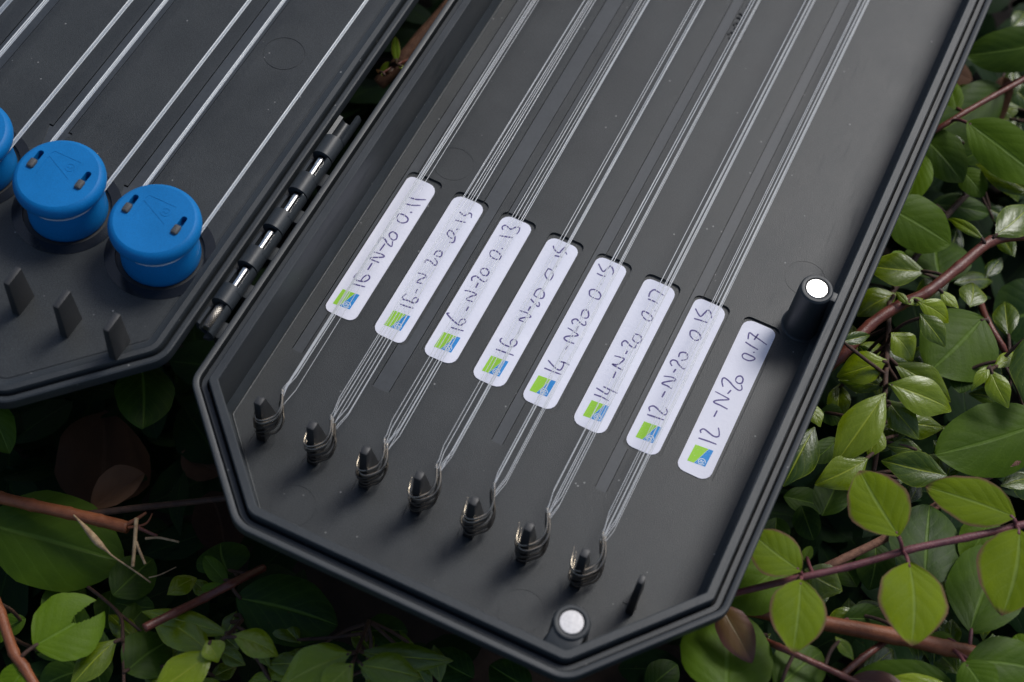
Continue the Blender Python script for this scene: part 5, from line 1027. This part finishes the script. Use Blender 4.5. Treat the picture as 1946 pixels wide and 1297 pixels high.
for sk, nm, lab, mt in (('peel', 'bark_peel', 'twisted pale strip of bark hanging from the snapped stem', m_straw), ('straw', 'dry_straw', 'pale dry straw with a fork hanging from the snapped stem end', m_straw),
                        ('strawtip', 'dry_straw', 'short pale dry sliver pointing right beyond the snapped stem end', m_straw), ('back', 'thin_twig', 'straight dim reddish twig behind the snapped stem, reaching under the box', m_twig),
                        ('bark', 'bark_strip', 'dry brown strip of bark lying in the gap between the box halves', m_barkstrip)):
    t = thing(nm, STEMS[sk][0][0], lab, 'plant debris')
    if sk == 'peel':
        pts, rad = STEMS[sk]; P = spline(pts, 6); nP = len(P); bm = bmesh.new()
        tube(bm, P, [rad * (0.35 + 1.1 * math.exp(-((j / nP - 0.30) / 0.16) ** 2)) * 0.8 for j in range(nP)], 8); put(from_bm('strip', bm, mt), t)
        add_stem('tail', mt, t, 'thread', .5, False)
    else:
        add_stem(sk, mt, t, 'stem', .8, False)
        if sk == 'straw': add_stem('straw2', mt, t, 'fork', .8, False)
DL = {'a': 'large dim brown dead leaf lying deep under the left half', 'b': 'small curled dry brown leaf with a ragged pale edge above the snapped stem', 'c': 'dark maroon dead leaf beside the lower left chamfer of the box',
      'd': 'rusty brown curled leaf behind the thin stem at top right', 'e': 'dull brown dead leaf in the dark below the hinge', 'f': 'dead brown leaf beneath the bark strip in the gap'}
for r in DEAD:
    t = thing('dead_leaf', r[2:5], DL[r[1]], 'dead leaf')
    add_leaf('D', {'a': .38, 'b': .8, 'c': .05, 'd': .5, 'e': .5, 'f': .4}[r[1]], -0.1 if r[1] == 'b' else 0.06, 0.5 if r[1] in 'bd' else 0.12, r[2:], t, 'blade')
    bm = bmesh.new(); a_, b_ = Vector(r[2:5]), Vector(r[5:8]); d_ = (a_ - b_).normalized()
    tube(bm, spline([a_ - d_ * 0.05, a_ + d_ * 0.25 + Vector((0.03, 0, -0.05)), a_ + d_ * 0.55 + Vector((0.1, 0.05, -0.15))], 4), 0.035, 6); put(from_bm('stalk', bm, m_twig), t)
# the mass of leaves further down
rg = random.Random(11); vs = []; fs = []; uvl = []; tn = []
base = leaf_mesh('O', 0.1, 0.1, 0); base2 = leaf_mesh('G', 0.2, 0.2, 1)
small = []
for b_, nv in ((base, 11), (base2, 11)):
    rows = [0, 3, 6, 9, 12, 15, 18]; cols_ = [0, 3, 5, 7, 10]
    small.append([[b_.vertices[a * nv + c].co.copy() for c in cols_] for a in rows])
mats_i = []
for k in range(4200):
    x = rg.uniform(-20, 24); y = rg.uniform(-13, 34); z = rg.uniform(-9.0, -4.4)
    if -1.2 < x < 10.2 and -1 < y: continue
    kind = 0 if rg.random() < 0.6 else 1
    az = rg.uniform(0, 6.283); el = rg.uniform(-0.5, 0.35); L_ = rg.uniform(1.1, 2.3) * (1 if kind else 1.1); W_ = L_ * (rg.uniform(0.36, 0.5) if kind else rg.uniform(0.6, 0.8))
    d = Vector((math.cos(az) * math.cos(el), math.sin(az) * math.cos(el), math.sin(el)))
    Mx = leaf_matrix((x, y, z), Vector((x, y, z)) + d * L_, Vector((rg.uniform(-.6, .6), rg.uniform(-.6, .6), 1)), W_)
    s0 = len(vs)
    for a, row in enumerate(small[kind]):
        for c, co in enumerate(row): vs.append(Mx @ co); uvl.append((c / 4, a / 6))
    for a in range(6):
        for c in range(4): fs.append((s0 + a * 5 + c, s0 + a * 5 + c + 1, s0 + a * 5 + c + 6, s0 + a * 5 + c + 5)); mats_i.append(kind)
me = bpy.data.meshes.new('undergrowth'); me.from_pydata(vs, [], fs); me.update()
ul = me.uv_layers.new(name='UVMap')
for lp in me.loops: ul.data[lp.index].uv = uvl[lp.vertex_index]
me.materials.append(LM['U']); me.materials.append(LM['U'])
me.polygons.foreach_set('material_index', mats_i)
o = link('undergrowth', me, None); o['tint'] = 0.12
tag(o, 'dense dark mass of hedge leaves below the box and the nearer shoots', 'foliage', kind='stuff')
